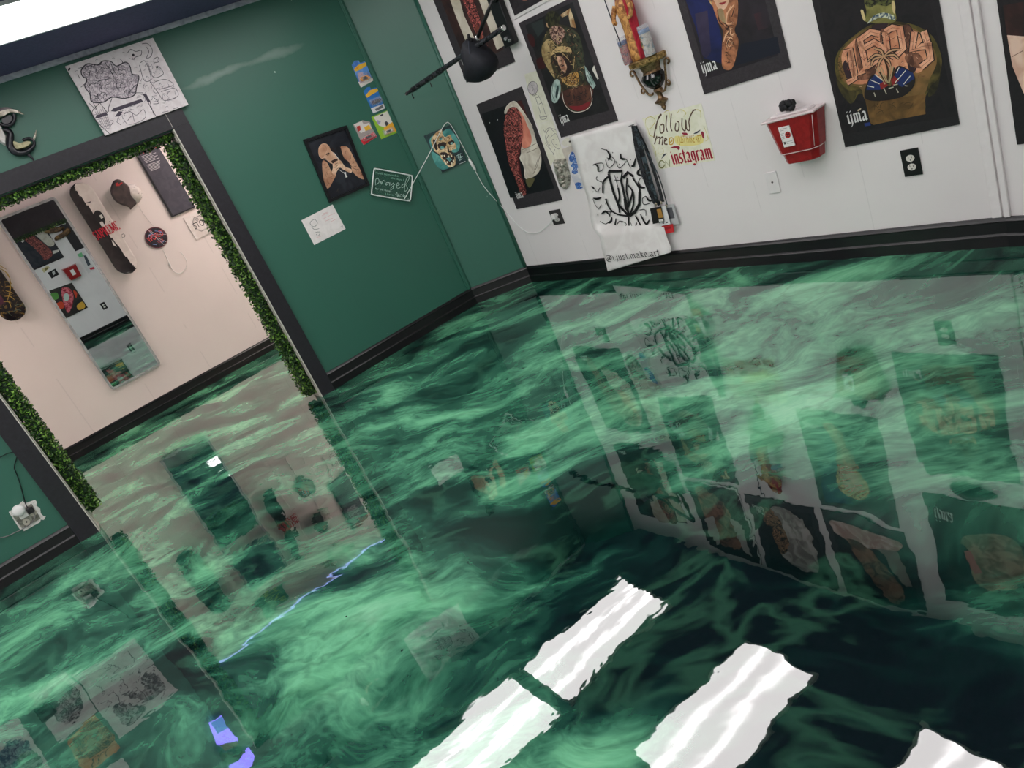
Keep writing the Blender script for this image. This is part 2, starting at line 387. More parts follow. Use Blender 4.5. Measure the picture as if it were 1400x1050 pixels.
def floor_material():
    m, nt, b = nodes('marbled_green_epoxy'); L = nt.links.new
    tc = N(nt, 'ShaderNodeTexCoord')
    # flow: big warp, then finer warp
    w1 = N(nt, 'ShaderNodeTexNoise', i_2=.8, i_3=2.0); L(tc.outputs['Object'], w1.inputs['Vector'])
    v1 = N(nt, 'ShaderNodeVectorMath', operation='SUBTRACT'); L(w1.outputs['Color'], v1.inputs[0]); v1.inputs[1].default_value = (.5, .5, .5)
    v2 = N(nt, 'ShaderNodeVectorMath', operation='MULTIPLY_ADD'); L(v1.outputs[0], v2.inputs[0]); v2.inputs[1].default_value = (.8, .8, 0); L(tc.outputs['Object'], v2.inputs[2])
    w2 = N(nt, 'ShaderNodeTexNoise', i_2=2.4, i_3=2.0); L(v2.outputs[0], w2.inputs['Vector'])
    v3 = N(nt, 'ShaderNodeVectorMath', operation='SUBTRACT'); L(w2.outputs['Color'], v3.inputs[0]); v3.inputs[1].default_value = (.5, .5, .5)
    v4 = N(nt, 'ShaderNodeVectorMath', operation='MULTIPLY_ADD'); L(v3.outputs[0], v4.inputs[0]); v4.inputs[1].default_value = (.26, .26, 0); L(v2.outputs[0], v4.inputs[2])
    mp = N(nt, 'ShaderNodeMapping'); mp.vector_type = 'TEXTURE'; mp.inputs[2].default_value = (0, 0, math.radians(FLOW)); mp.inputs[3].default_value = (1.35, .72, 1); L(v4.outputs[0], mp.inputs[0])
    n1 = N(nt, 'ShaderNodeTexNoise', i_2=2.2, i_3=6.0); n1.inputs['Roughness'].default_value = .48; n1.inputs['Distortion'].default_value = .5; L(mp.outputs[0], n1.inputs['Vector'])
    n2 = N(nt, 'ShaderNodeTexNoise', i_2=6.5, i_3=5.0); n2.inputs['Distortion'].default_value = 1.1; L(mp.outputs[0], n2.inputs['Vector'])
    val = math_(nt, 'ADD', n1.outputs['Fac'], math_(nt, 'MULTIPLY', math_(nt, 'SUBTRACT', n2.outputs['Fac'], .5), .30))
    rg = N(nt, 'ShaderNodeTexNoise', noise_type='RIDGED_MULTIFRACTAL', i_2=2.2, i_3=3.0); L(mp.outputs[0], rg.inputs['Vector'])
    val = math_(nt, 'ADD', val, math_(nt, 'MULTIPLY', math_(nt, 'SUBTRACT', rg.outputs['Fac'], .9), .09))
    # pools where dark or pale pigment was poured
    sep = N(nt, 'ShaderNodeSeparateXYZ'); L(v4.outputs[0], sep.inputs[0])
    for (px, py, r, amt) in POOLS:
        x, y = floor_at(px, py)
        dx = math_(nt, 'SUBTRACT', sep.outputs[0], x); dy = math_(nt, 'SUBTRACT', sep.outputs[1], y)
        d2 = math_(nt, 'ADD', math_(nt, 'MULTIPLY', dx, dx), math_(nt, 'MULTIPLY', dy, dy))
        g = math_(nt, 'EXPONENT', math_(nt, 'MULTIPLY', d2, -1 / (r * r)))
        val = math_(nt, 'ADD', val, math_(nt, 'MULTIPLY', g, amt))
    cr = N(nt, 'ShaderNodeTexNoise', i_2=13.0, i_3=6.0); cr.inputs['Distortion'].default_value = 2.0; L(mp.outputs[0], cr.inputs['Vector'])
    val = math_(nt, 'ADD', math_(nt, 'ADD', math_(nt, 'MULTIPLY', val, .86), .062), math_(nt, 'MULTIPLY', math_(nt, 'SUBTRACT', cr.outputs['Fac'], .5), .20))
    rp = N(nt, 'ShaderNodeValToRGB'); L(val, rp.inputs[0])
    el = rp.color_ramp.elements
    el[0].position = .22; el[0].color = rgb((5, 22, 22)); el[1].position = .74; el[1].color = rgb((150, 224, 178))
    for p, c in ((.31, (12, 46, 40)), (.385, (34, 84, 67)), (.45, (60, 120, 94)), (.53, (94, 166, 128)), (.62, (122, 202, 155))):
        e = el.new(p); e.color = rgb(c)
    # soft dark veins and pale wisps
    n3 = N(nt, 'ShaderNodeTexNoise', i_2=2.6, i_3=4.0); L(mp.outputs[0], n3.inputs['Vector'])
    ridge = math_(nt, 'ABSOLUTE', math_(nt, 'SUBTRACT', n3.outputs['Fac'], .5))
    vein = math_(nt, 'MULTIPLY', math_(nt, 'SUBTRACT', 1, math_(nt, 'DIVIDE', ridge, .035), True), .3)
    mx = N(nt, 'ShaderNodeMix', data_type='RGBA'); L(vein, mx.inputs[0]); L(rp.outputs[0], mx.inputs[6]); mx.inputs[7].default_value = rgb((12, 52, 44))
    n4 = N(nt, 'ShaderNodeTexNoise', i_2=3.4, i_3=5.0); mp4 = N(nt, 'ShaderNodeMapping'); mp4.inputs[1].default_value = (5, 3, 1); L(mp.outputs[0], mp4.inputs[0]); L(mp4.outputs[0], n4.inputs['Vector'])
    ridge4 = math_(nt, 'ABSOLUTE', math_(nt, 'SUBTRACT', n4.outputs['Fac'], .56))
    wisp = math_(nt, 'MULTIPLY', math_(nt, 'SUBTRACT', 1, math_(nt, 'DIVIDE', ridge4, .05), True), .16)
    m5 = N(nt, 'ShaderNodeMix', data_type='RGBA'); L(wisp, m5.inputs[0]); L(mx.outputs[2], m5.inputs[6]); m5.inputs[7].default_value = rgb((96, 176, 134))
    # a few crumbs and bubbles caught in the resin
    vo = N(nt, 'ShaderNodeTexVoronoi', i_2=4.3); L(tc.outputs['Object'], vo.inputs['Vector'])
    sp = math_(nt, 'LESS_THAN', vo.outputs['Distance'], .022)
    m6 = N(nt, 'ShaderNodeMix', data_type='RGBA'); L(sp, m6.inputs[0]); L(m5.outputs[2], m6.inputs[6]); m6.inputs[7].default_value = rgb((14, 40, 34))
    L(m6.outputs[2], b.inputs['Base Color'])
    b.inputs['Roughness'].default_value = .012; b.inputs['IOR'].default_value = FLOOR_IOR; b.inputs['Specular IOR Level'].default_value = .5
    # the poured surface is gently uneven
    h1 = N(nt, 'ShaderNodeTexNoise', i_2=2.4, i_3=1.5); L(tc.outputs['Object'], h1.inputs['Vector'])
    h2 = N(nt, 'ShaderNodeTexNoise', i_2=11.0, i_3=2.0); L(v2.outputs[0], h2.inputs['Vector'])
    hh = math_(nt, 'ADD', math_(nt, 'MULTIPLY', h1.outputs['Fac'], .0030), math_(nt, 'MULTIPLY', h2.outputs['Fac'], .00030))
    bp = N(nt, 'ShaderNodeBump'); bp.inputs['Strength'].default_value = 1; bp.inputs['Distance'].default_value = 1; L(hh, bp.inputs['Height']); L(bp.outputs[0], b.inputs['Normal'])
    return m
FLOOR_IOR = 2.22; FLOW = -44
POOLS = [(980, 790, .36, -.30), (1240, 940, .36, -.29), (840, 700, .36, -.2), (640, 740, .30, -.23), (1120, 840, .34, -.22), (1010, 1030, .12, -.1), (740, 830, .2, -.12), (1150, 960, .2, -.14),
         (700, 455, .3, -.1), (1320, 835, .16, .16), (1340, 885, .12, .2), (450, 910, .28, .18), (340, 850, .3, .1), (560, 850, .24, .16), (680, 1000, .16, .22), (840, 1000, .14, .14), (930, 580, .36, .14),
         (760, 600, .22, .16), (600, 610, .3, .06), (1060, 540, .35, .1), (1000, 430, .4, .08), (330, 980, .22, -.12), (230, 940, .2, -.1), (90, 830, .3, .06), (200, 800, .3, .05), (1250, 560, .3, .08), (860, 850, .2, -.14), (520, 560, .4, .04), (1200, 400, .5, .05), (600, 690, .2, -.06), (480, 1010, .2, -.05), (150, 960, .34, -.13), (1150, 450, .5, .06), (1050, 620, .3, .06), (850, 470, .3, .05), (640, 560, .3, .04), (250, 650, .5, -.06), (330, 750, .35, -.07)]

def structure(name, bm, mats, **kw):
    o = finish(bm, name, mats, **kw); o['kind'] = 'structure'; return o
bm = bmesh.new(); bx(bm, -3.2, 3.8, RY - .2, 8.4, -.05, 0); structure('floor', bm, floor_material())
bm = bmesh.new(); bx(bm, -3.2, 3.8, RY - .2, 8.4, CZ, CZ + .06); structure('ceiling', bm, CEIL)

DL, DR, DT, DD = -.48, 1.227, 2.07, .15        # opening in the green wall
def slab(bm, wall, s0, s1, z0, z1, y0=0, y1=.1, mi=0): bx(bm, s0, s1, y0, y1, z0, z1, mi)
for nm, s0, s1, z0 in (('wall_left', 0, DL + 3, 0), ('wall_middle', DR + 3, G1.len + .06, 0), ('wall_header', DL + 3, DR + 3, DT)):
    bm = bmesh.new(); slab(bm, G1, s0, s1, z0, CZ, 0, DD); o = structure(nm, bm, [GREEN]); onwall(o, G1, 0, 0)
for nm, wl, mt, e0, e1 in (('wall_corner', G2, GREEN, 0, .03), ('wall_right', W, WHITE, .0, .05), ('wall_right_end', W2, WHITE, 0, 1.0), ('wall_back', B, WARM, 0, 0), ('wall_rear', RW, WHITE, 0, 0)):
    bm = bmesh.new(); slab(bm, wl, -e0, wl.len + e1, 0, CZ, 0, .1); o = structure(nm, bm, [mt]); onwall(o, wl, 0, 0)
bm = bmesh.new(); bx(bm, -3.1, -3.0, RY, 8.0, 0, CZ); structure('wall_side', bm, WHITE)
bm = bmesh.new(); bx(bm, 3.3, 3.4, 5.56, 8.1, 0, CZ); structure('wall_back_side', bm, WARM)

PROFILE = [(0, 0), (-.02, 0), (-.02, .052), (-.024, .056), (-.02, .06), (-.017, .066), (-.015, .118), (-.019, .124), (-.012, .132), (-.008, .14), (0, .14)]
def baseboard(name, wall, s0, s1, h=1.0, mat=None):
    bm = bmesh.new(); a = [bm.verts.new((s0, p[0], p[1] * h)) for p in PROFILE]; b = [bm.verts.new((s1, p[0], p[1] * h)) for p in PROFILE]
    for i in range(len(PROFILE)):
        j = (i + 1) % len(PROFILE); bm.faces.new((a[i], a[j], b[j], b[i]))
    bm.faces.new(a); bm.faces.new(b)
    o = structure(name, bm, mat or BLACK); onwall(o, wall, 0, 0, .0005); return o
baseboard('baseboard_left', G1, 0.02, DL + 3 - .125)
baseboard('baseboard_middle', G1, DR + 3 + .115, G1.len - .003)
baseboard('baseboard_corner', G2, .003, G2.len - .004)
baseboard('baseboard_right', W, .004, W.len - .001)
baseboard('baseboard_right_end', W2, .001, W2.len)
baseboard('baseboard_back', B, .05, 6.2)
baseboard('baseboard_rear', RW, .5, 6.5)

for nm, b_ in (('wall_back_left', (0, DL + 3, 0, CZ)), ('wall_back_right', (DR + 3, G1.len + .05, 0, CZ)), ('wall_back_header', (DL + 3, DR + 3, DT, CZ))):
    bm = bmesh.new(); bx(bm, b_[0], b_[1], DD + .0004, DD + .008, b_[2], b_[3]); o = structure(nm, bm, WARM); onwall(o, G1, 0, 0)
# casing of the wide opening: black boards with an unpainted inner edge
EDGE = M((205, 200, 190), .6)
bm = bmesh.new()
bx(bm, DL + 3 - .122, DL + 3 - .004, -.024, 0, 0, DT + .004); bx(bm, DL + 3 - .004, DL + 3 + .002, -.025, .01, 0, DT, 1)
o = structure('trim_1', bm, [BLACKTRIM, EDGE]); onwall(o, G1, 0, 0, .0004)
bm = bmesh.new()
bx(bm, DR + 3 + .004, DR + 3 + .112, -.024, 0, 0, DT + .004); bx(bm, DR + 3 - .003, DR + 3 + .004, -.025, .01, 0, DT, 1)
o = structure('trim_2', bm, [BLACKTRIM, EDGE]); onwall(o, G1, 0, 0, .0004)
bm = bmesh.new()
prism(bm, [(DL + 3 - .122, DT + .0045), (DR + 3 + .112, DT + .0045), (DR + 3 + .112, DT + .112), (DL + 3 - .122, DT + .112)], 0, -.024)
bx(bm, DR + 3 + .001, DR + 3 + .0035, -.0245, -.02, DT + .01, DT + .1, 1)
o = structure('trim_3', bm, [BLACKTRIM, EDGE]); onwall(o, G1, 0, 0, .0004)
for nm, b_ in (('trim_4', (DL + 3 + .0003, DL + 3 + .008, .012, DD, 0.0004, DT)), ('trim_9', (DR + 3 - .008, DR + 3 - .0003, .012, DD, 0.0004, DT)), ('trim_10', (DL + 3 + .0085, DR + 3 - .0085, .012, DD, DT - .008, DT - .0003))):
    bm = bmesh.new(); bx(bm, *b_); o = structure(nm, bm, BLACKTRIM if nm == 'trim_10' else EDGE); onwall(o, G1, 0, 0)     # lining under the leaves, bare at the sides; header's shade painted as dark trim
# strip under the ceiling, batten, corner beads
bm = bmesh.new(); prism(bm, [(0, CZ - .032), (G1.len, CZ - .032), (G1.len, CZ), (0, CZ)], 0, -.018); o = structure('trim_5', bm, MN((160, 164, 180), (200, 204, 214), 18, .35, .65, rough=.35), bevel=.004); onwall(o, G1, 0, 0, .0004)
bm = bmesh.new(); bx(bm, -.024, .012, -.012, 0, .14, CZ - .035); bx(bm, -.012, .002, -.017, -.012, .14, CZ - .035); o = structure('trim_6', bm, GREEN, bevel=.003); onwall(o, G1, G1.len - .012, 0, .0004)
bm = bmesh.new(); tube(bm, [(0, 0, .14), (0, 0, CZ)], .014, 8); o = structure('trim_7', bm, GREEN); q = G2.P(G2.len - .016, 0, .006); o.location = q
bm = bmesh.new(); bx(bm, -.045, -.004, -.013, 0, .14, CZ); bx(bm, .006, .03, -.02, 0, .14, CZ); o = structure('trim_8', bm, M((238, 233, 233), .45), bevel=.004); onwall(o, W, W.len - .012, 0, .0004)

# ------------------------------------------------------------------ fluorescent ceiling lights: white pan with a prismatic lens over two tubes
def lens_mat(strength, tint):
    m, nt, b = nodes('prismatic_lens'); L = nt.links.new
    tc = N(nt, 'ShaderNodeTexCoord'); sep = N(nt, 'ShaderNodeSeparateXYZ'); L(tc.outputs['Object'], sep.inputs[0])
    a = math_(nt, 'ABSOLUTE', sep.outputs[1]); d = math_(nt, 'SUBTRACT', a, .1); q = math_(nt, 'EXPONENT', math_(nt, 'MULTIPLY', math_(nt, 'MULTIPLY', d, d), -1 / (.035 ** 2)))
    st = math_(nt, 'MULTIPLY', math_(nt, 'ADD', math_(nt, 'MULTIPLY', q, .42), .40), strength)
    b.inputs['Base Color'].default_value = (.8, .8, .8, 1); b.inputs['Emission Color'].default_value = rgb(tint); L(st, b.inputs['Emission Strength'])
    return m
LENSM = lens_mat(LENS, (255, 250, 250)); LENSB = lens_mat(LENS_BACK, (255, 240, 232))
PAN = M((225, 225, 228), .4)
def ceiling_light(x, y, label, lens, group='fluorescent ceiling lights'):
    e = empty('ceiling_light', label, 'ceiling light', loc=(x, y, CZ), group=group)
    bm = bmesh.new()
    for s in (-1, 1):
        bx(bm, -.61, .61, s * .30 - .008, s * .30 + .008, -.014, -.0005); bx(bm, s * .601 - .009, s * .601 + .009, -.292, .292, -.014, -.0005)
    finish(bm, 'frame', PAN, e)
    bm = bmesh.new(); bx(bm, -.592, .592, -.292, .292, -.009, -.002); finish(bm, 'lens', lens, e)
    return e
LCOL = {-1.89: 'added fill-light column, far left', -.59: 'added fill-light column, second left', .71: 'third column from the left', 2.01: 'column nearest the white wall'}  # the two left columns are unseen, added to light the room more
LROW = {4.41: 'first row from the green wall', 3.06: 'second row from the green wall', 1.77: 'third row from the green wall', .45: 'fourth row, over the photographer', -.75: 'last row, by the rear wall'}
for x in LCOL:
    for y in LROW:
        if x == .71 and y < 4 or y < 0 and x > -1: continue
        ceiling_light(x, y, 'fluorescent ceiling light, %s, %s' % (LROW[y], LCOL[x]), LENSM)
ceiling_light(2.45, 6.5, 'added fluorescent fill light in the back room, right of the opening', LENSB, 'added back room fill lights')  # these four are added out of view to brighten the back room
ceiling_light(2.45, 7.3, 'added fluorescent fill light in the back room, right end beside the back wall', LENSB, 'added back room fill lights')
ceiling_light(-1.9, 6.5, 'added fluorescent fill light in the back room, left of the opening', LENSB, 'added back room fill lights')
ceiling_light(-1.9, 7.3, 'added fluorescent fill light in the back room, left end beside the back wall', LENSB, 'added back room fill lights')
bm = bmesh.new(); bx(bm, DL + 3 - .12, DR + 3 + .12, DD + .0084, DD + .026, DT - .012, 2.41); o = structure('trim_11', bm, BLACKTRIM); onwall(o, G1, 0, 0, -.0004)
bm = bmesh.new(); bx(bm, 2.2, 5.6, -.014, -.002, CZ - .022, CZ - .012); o = finish(bm, 'light_strip', emit((165, 185, 255), 2.2)); onwall(o, B, 0, 0); tag(o, 'thin blue LED light strip along the top of the back wall', 'light strip')

# ------------------------------------------------------------------ printed posters on the white wall
PB = MN((50, 46, 50), (60, 55, 60), 60, .35, .65, rough=.42)
PBK = MN((30, 27, 31), (38, 34, 38), 60, .35, .65, rough=.42)
WT = (235, 233, 230)
TATTOO = MN((44, 14, 18), (208, 112, 104), 48, .46, .60, rough=.45, dist=2.2)
SKIN = MN((196, 128, 98), (226, 158, 124), 14, .35, .65)
INK = MN((40, 30, 26), (190, 140, 104), 42, .44, .56, dist=2.0)
def poster(label, quad, bmat=PB, name='tattoo_poster', wall=None, group='dark tattoo photo posters'):
    wall = wall or W
    return sheet(name, label, 'poster', wall, quad, .005, bmat, .0012, group)
def ijma(A, wall, s0, z0, wd=.095, h=.058):
    A.f = lambda p: p
    A.letters((238, 238, 236), 'ijma', (s0, z0), (s0 + wd, z0), h, nib=.15, ang=35)

# the back with 1504
q = R(2.847, 3.368, .588, 1.345)
o, c = poster('black poster of a tattooed back reading 1504, right of the red box', q, PBK)
A = Art(W, c).px(1120, 0, 5.25)
OL = MN((46, 40, 16), (112, 100, 48), 12, .35, .65); OL2 = MN((120, 92, 44), (160, 118, 66), 10, .35, .65); PE = MN((196, 124, 90), (238, 172, 132), 12, .35, .65)
A.fill(MN((20, 18, 22), (30, 26, 30), 20, .4, .6), [(-40, -250), (700, -400), (990, 830), (180, 960)])
back = [(345, 190), (260, 250), (190, 310), (140, 370), (118, 440), (122, 520), (150, 610), (205, 720), (245, 735), (290, 670), (335, 690), (350, 760), (400, 860), (590, 830), (755, 800), (765, 700), (800, 640), (850, 590), (885, 440), (850, 310), (790, 230), (700, 180), (620, 160), (550, 150), (450, 150)]
A.fill(OL, back, smooth=True)
A.fill(MN((92, 78, 40), (150, 110, 66), 9, .35, .65), [(350, 200), (240, 275), (150, 390), (150, 520), (200, 600), (300, 630), (350, 720), (560, 720), (740, 690), (800, 560), (850, 430), (800, 300), (700, 210), (560, 170), (420, 190)], smooth=True)
A.fill(MN((84, 62, 30), (138, 102, 56), 10, .35, .65), [(330, 690), (345, 760), (372, 880), (395, 893), (590, 850), (768, 815), (762, 740), (770, 670), (560, 700)])
A.scribble((70, 52, 24), [(350, 720), (390, 870), (760, 800), (750, 700)], 14, 60, .003, 4); A.fill(MN((30, 28, 14), (74, 66, 34), 12, .35, .65), [(130, 560), (205, 640), (270, 650), (250, 730), (205, 722), (150, 640)], [(800, 620), (860, 560), (885, 470), (850, 640), (790, 690)], smooth=True)
A.fill(PE, [(330, 230), (215, 320), (165, 400), (190, 520), (230, 590), (330, 600), (420, 560), (640, 500), (720, 520), (790, 440), (800, 330), (720, 240), (600, 185), (450, 200)], smooth=True)
A.fill(MN((92, 90, 44), (146, 142, 80), 16, .35, .65), [(335, 150), (345, 80), (330, 20), (330, -60), (380, -130), (470, -140), (530, -90), (545, 0), (550, 70), (552, 150), (440, 160)], smooth=True)
A.fill(MN((16, 16, 12), (96, 100, 52), 60, .42, .6, dist=.5), [(335, 20), (330, -60), (380, -125), (470, -135), (525, -85), (535, 0), (490, 40), (420, 30), (370, 50)], smooth=True)
A.fill((216, 196, 140), [(303, 75), (318, 66), (330, 100), (338, 142), (322, 140)], [(526, 12), (540, 4), (552, 40), (548, 92), (534, 80)], smooth=True)
A.fill(MN((60, 84, 110), (222, 226, 196), 70, .42, .58), [(350, 165), (400, 108), (470, 88), (540, 108), (545, 140), (450, 122), (380, 150)], smooth=True)
A.fill((52, 34, 40), [(380, 195), (420, 170), (500, 165), (470, 200), (420, 215)], [(620, 200), (650, 170), (690, 250), (650, 310), (610, 260)], [(175, 470), (200, 430), (235, 540), (205, 560)], [(640, 440), (700, 420), (700, 500), (660, 520)], smooth=True)
num = [[(185, 378), (226, 352), (240, 470), (262, 560), (205, 590)], [(226, 352), (265, 540), (330, 500)],
       [(305, 330), (292, 285), (375, 225), (440, 240)], [(300, 290), (340, 470)], [(318, 345), (400, 300), (452, 330), (455, 400), (400, 440), (340, 480)],
       [(478, 225), (497, 375), (548, 402)], [(478, 225), (530, 195), (585, 200), (610, 345), (548, 402)],
       [(690, 225), (672, 360), (740, 330), (812, 322)], [(755, 220), (790, 330), (806, 420), (735, 478)]]
A.fill(MN((84, 52, 40), (150, 100, 76), 22, .4, .6), [(262, 300), (300, 290), (320, 480), (290, 500)], [(440, 230), (480, 220), (500, 400), (460, 400)], [(590, 200), (660, 190), (680, 360), (620, 380)], [(250, 560), (330, 500), (420, 470), (380, 560)], [(620, 400), (720, 380), (760, 480), (660, 470)], smooth=True)
A.line((28, 20, 22), .035, *num, smooth=False); A.line(MN((206, 134, 100), (244, 186, 150), 20, .35, .65), .026, *num, smooth=False)
A.line((150, 84, 70), .0016, *num, smooth=False)
A.line((150, 60, 60), .002, [(200, 440), (250, 430)], [(215, 500), (262, 490)], [(310, 380), (345, 370)], [(490, 290), (520, 285)], [(595, 270), (560, 260)], [(770, 300), (800, 280)], [(330, 430), (300, 400)])
BK4 = [(230, 320), (180, 400), (200, 560), (300, 640), (760, 560), (840, 420), (790, 280), (620, 200), (420, 200)]
A.scribble((110, 64, 48), BK4, 70, 26, .0022, 4); A.scribble((240, 190, 158), BK4, 40, 18, .0018, 9); A.scribble((70, 60, 30), [(120, 400), (160, 360), (200, 600), (150, 590)], 20, 34, .003, 2)
A.fill((30, 24, 24), [(335, 700), (350, 590), (400, 530), (480, 590), (520, 610), (560, 480), (620, 480), (690, 540), (680, 620), (600, 690), (450, 720)], smooth=True)
A.fill((26, 46, 100), [(345, 640), (362, 580), (410, 528), (490, 610), (440, 640)], [(530, 575), (560, 505), (600, 480), (680, 520), (690, 560), (600, 620)])
A.fill((140, 34, 32), [(440, 600), (478, 572), (500, 610), (450, 640)], [(520, 560), (545, 540), (580, 575), (530, 610)])
A.line((230, 226, 214), .0035, [(350, 610), (400, 622)], [(372, 568), (440, 598)], [(405, 530), (465, 575)], [(550, 590), (628, 500)], [(560, 520), (580, 480)], [(612, 600), (660, 540)], smooth=False)
A.line((66, 44, 26), .008, [(498, 600), (500, 500), (468, 400)], [(440, 510), (470, 560)], [(530, 560), (545, 480)])
palm = [[(468, 402), (410, 390), (350, 440)], [(468, 402), (400, 420), (380, 470)], [(468, 402), (520, 360), (590, 350)], [(468, 402), (540, 390), (580, 420)], [(468, 402), (450, 360), (400, 345)], [(468, 402), (500, 430), (520, 470)], [(468, 402), (440, 440), (430, 480)]]
A.line((44, 30, 26), .016, *palm, taper=True); A.line((206, 160, 120), .008, *palm, taper=True)
A.line((190, 170, 130), .004, [(430, 470), (490, 590)], [(450, 470), (500, 590)], [(520, 470), (505, 590)], [(540, 470), (510, 590)], [(410, 480), (480, 600)])
A.line((196, 190, 170), .004, [(400, 660), (410, 690)], [(470, 625), (490, 670)], [(505, 630), (540, 620)], [(560, 630), (575, 660)], [(620, 610), (640, 612)], [(540, 605), (570, 600)])
A.fill((206, 188, 160), [(280, 785), (310, 768), (304, 784), (285, 795)]); A.fill((40, 58, 120), [(330, 880), (370, 872), (378, 895), (335, 902)])
ijma(A, W, 2.887, .698, .10, .062); A.build('print', o, -.005)

# the forearm portrait
q = R(2.14, 2.668, 1.031, 1.828)
o, c = poster('dark poster with a blue left side and a tattooed forearm, above the lettered sheet', q)
A = Art(W, c).px(920, 0, 8.077)
A.f = lambda p: p
A.fill(MN((26, 24, 28), (44, 38, 46), 8, .35, .65), R(2.185, 2.622, 1.105, 1.785))
A.f = lambda p: W.at(920 + p[0] / 8.077, p[1] / 8.077)
A.fill(MN((13, 22, 60), (25, 38, 98), 6, .35, .65), [(150, 0), (-60, -620), (330, -720), (440, 0), (545, 400), (550, 700), (350, 640), (260, 300)])
A.fill(MN((38, 34, 62), (60, 52, 80), 6, .35, .65), [(250, 150), (390, 110), (430, 560), (380, 640), (330, 600)])
A.fill(MN((70, 36, 44), (44, 36, 44), 6, .35, .65), [(900, 150), (1020, 120), (1060, 300), (950, 330)]); A.fill((18, 24, 40), [(760, 480), (1160, 400), (1195, 580), (700, 720)])
A.fill(MN((120, 76, 50), (206, 136, 96), 14, .35, .65), [(440, -60), (700, -60), (722, 200), (690, 330), (730, 430), (720, 560), (660, 750), (560, 745), (548, 560), (560, 340), (500, 220)], smooth=True)
A.fill(MN((206, 160, 130), (238, 200, 170), 10, .35, .65), [(400, -120), (360, -330), (420, -470), (560, -480), (640, -330), (640, -60), (590, 85), (520, 100), (470, 20)], smooth=True)
A.fill(MN((150, 104, 54), (234, 206, 140), 30, .42, .58, dist=2), [(300, -250), (330, -520), (470, -640), (640, -560), (720, -330), (690, -100), (640, -60), (650, -300), (560, -470), (420, -450), (370, -330), (400, -120), (440, 60)], smooth=True)
A.fill((150, 40, 44), [(520, 30), (560, 20), (600, 10), (575, 40), (545, 48)], smooth=True); A.fill((40, 26, 26), [(420, -230), (480, -250), (480, -220)], [(550, -260), (610, -270), (590, -235)])
A.fill(MN((110, 90, 60), (176, 150, 110), 12, .35, .65), [(500, 110), (560, 100), (590, 250), (540, 220)], smooth=True)
A.scribble((60, 34, 26), [(560, 260), (690, 200), (690, 500), (650, 720), (570, 720)], 50, 46, .0028, 3); A.scribble((236, 190, 150), [(560, 260), (690, 200), (690, 480), (600, 560)], 20, 36, .003, 7); A.line((236, 190, 150), .007, [(650, 60), (610, 150), (600, 250), (660, 260)], [(590, 160), (640, 100), (690, 40)], [(630, 330), (590, 390), (570, 460)], [(640, 300), (650, 380), (690, 360)], [(600, 480), (640, 410), (670, 430)], taper=True)
A.line((44, 26, 22), .006, [(560, 240), (620, 290), (600, 320)], [(640, 330), (610, 380)], [(500, 100), (520, 220), (560, 270)], [(620, 440), (610, 480)], [(690, 80), (660, 180)], taper=True)
ijma(A, W, 2.168, 1.137, .10, .062); A.build('print', o, -.005)

# the man seen from behind, next to the corner shelf
q = [(.933, 1.038), (1.472, 1.034), (1.472, 1.785), (.928, 1.80)]
o, c = poster('dark poster of a tattooed back seen past raised elbows, left of the shrine shelf', q)
A = Art(W, c).px(700, 0, 5.527)
A.fill(MN((14, 16, 18), (34, 36, 38), 9, .35, .65), [(105, 190), (462, 14), (742, 832), (365, 935)])
A.fill((60, 22, 24), [(120, 260), (165, 270), (180, 340), (150, 345)], [(190, 450), (240, 430), (265, 500), (210, 520)], smooth=True)
A.fill(MN((150, 110, 70), (220, 200, 160), 20, .4, .6), [(370, 110), (445, 60), (470, 130), (490, 210), (450, 200), (430, 110), (385, 130)])
A.fill((44, 52, 52), [(150, 180), (240, 140), (250, 220), (200, 280)])
A.fill(MN((30, 32, 22), (78, 72, 48), 18, .35, .65), [(300, 190), (240, 300), (228, 390), (260, 500), (330, 600), (375, 690), (395, 770), (440, 825), (500, 845), (575, 822), (612, 760), (602, 660), (560, 600), (552, 450), (520, 280), (460, 215), (380, 185)], smooth=True)
A.fill(MN((120, 100, 62), (190, 166, 118), 16, .35, .65), [(290, 290), (240, 330), (230, 400), (262, 490), (330, 590), (300, 470), (300, 400), (330, 350)], smooth=True)
A.fill(MN((26, 32, 26), (66, 72, 54), 30, .4, .6), [(400, 210), (470, 230), (520, 290), (548, 430), (550, 600), (500, 560), (480, 400), (420, 320)], smooth=True)
A.fill(MN((20, 24, 14), (66, 66, 40), 30, .4, .6), ell(312, 140, 56, 62)); A.fill((196, 160, 120), [(262, 170), (272, 170), (282, 208), (270, 200)])
A.fill(MN((60, 30, 30), (206, 170, 150), 40, .42, .58, dist=2), [(290, 225), (330, 190), (395, 215), (400, 270), (360, 330), (310, 290)], smooth=True)
A.fill(MN((180, 150, 100), (224, 196, 140), 16, .35, .65), [(298, 420), (325, 365), (380, 345), (440, 355), (455, 395), (400, 390), (340, 395)], smooth=True)
A.fill((40, 26, 24), [(310, 430), (350, 400), (440, 420), (460, 500), (430, 570), (370, 560)], smooth=True)
A.fill(MN((150, 104, 84), (220, 180, 150), 20, .4, .6), [(345, 430), (385, 430), (420, 500), (405, 540), (370, 510)], smooth=True)
A.line((24, 18, 18), .006, [(360, 460), (385, 455)], [(380, 500), (400, 490)], [(375, 520), (410, 520)])
A.fill(MN((50, 30, 20), (196, 150, 80), 50, .42, .58, dist=2), [(380, 600), (440, 560), (500, 540), (510, 610), (470, 650), (420, 640)], smooth=True)
A.line((214, 184, 130), .004, [(370, 580), (430, 640), (500, 640)], [(430, 590), (470, 620)], [(340, 370), (400, 410), (450, 470)], [(300, 300), (350, 350), (420, 350)], [(480, 420), (470, 520)])
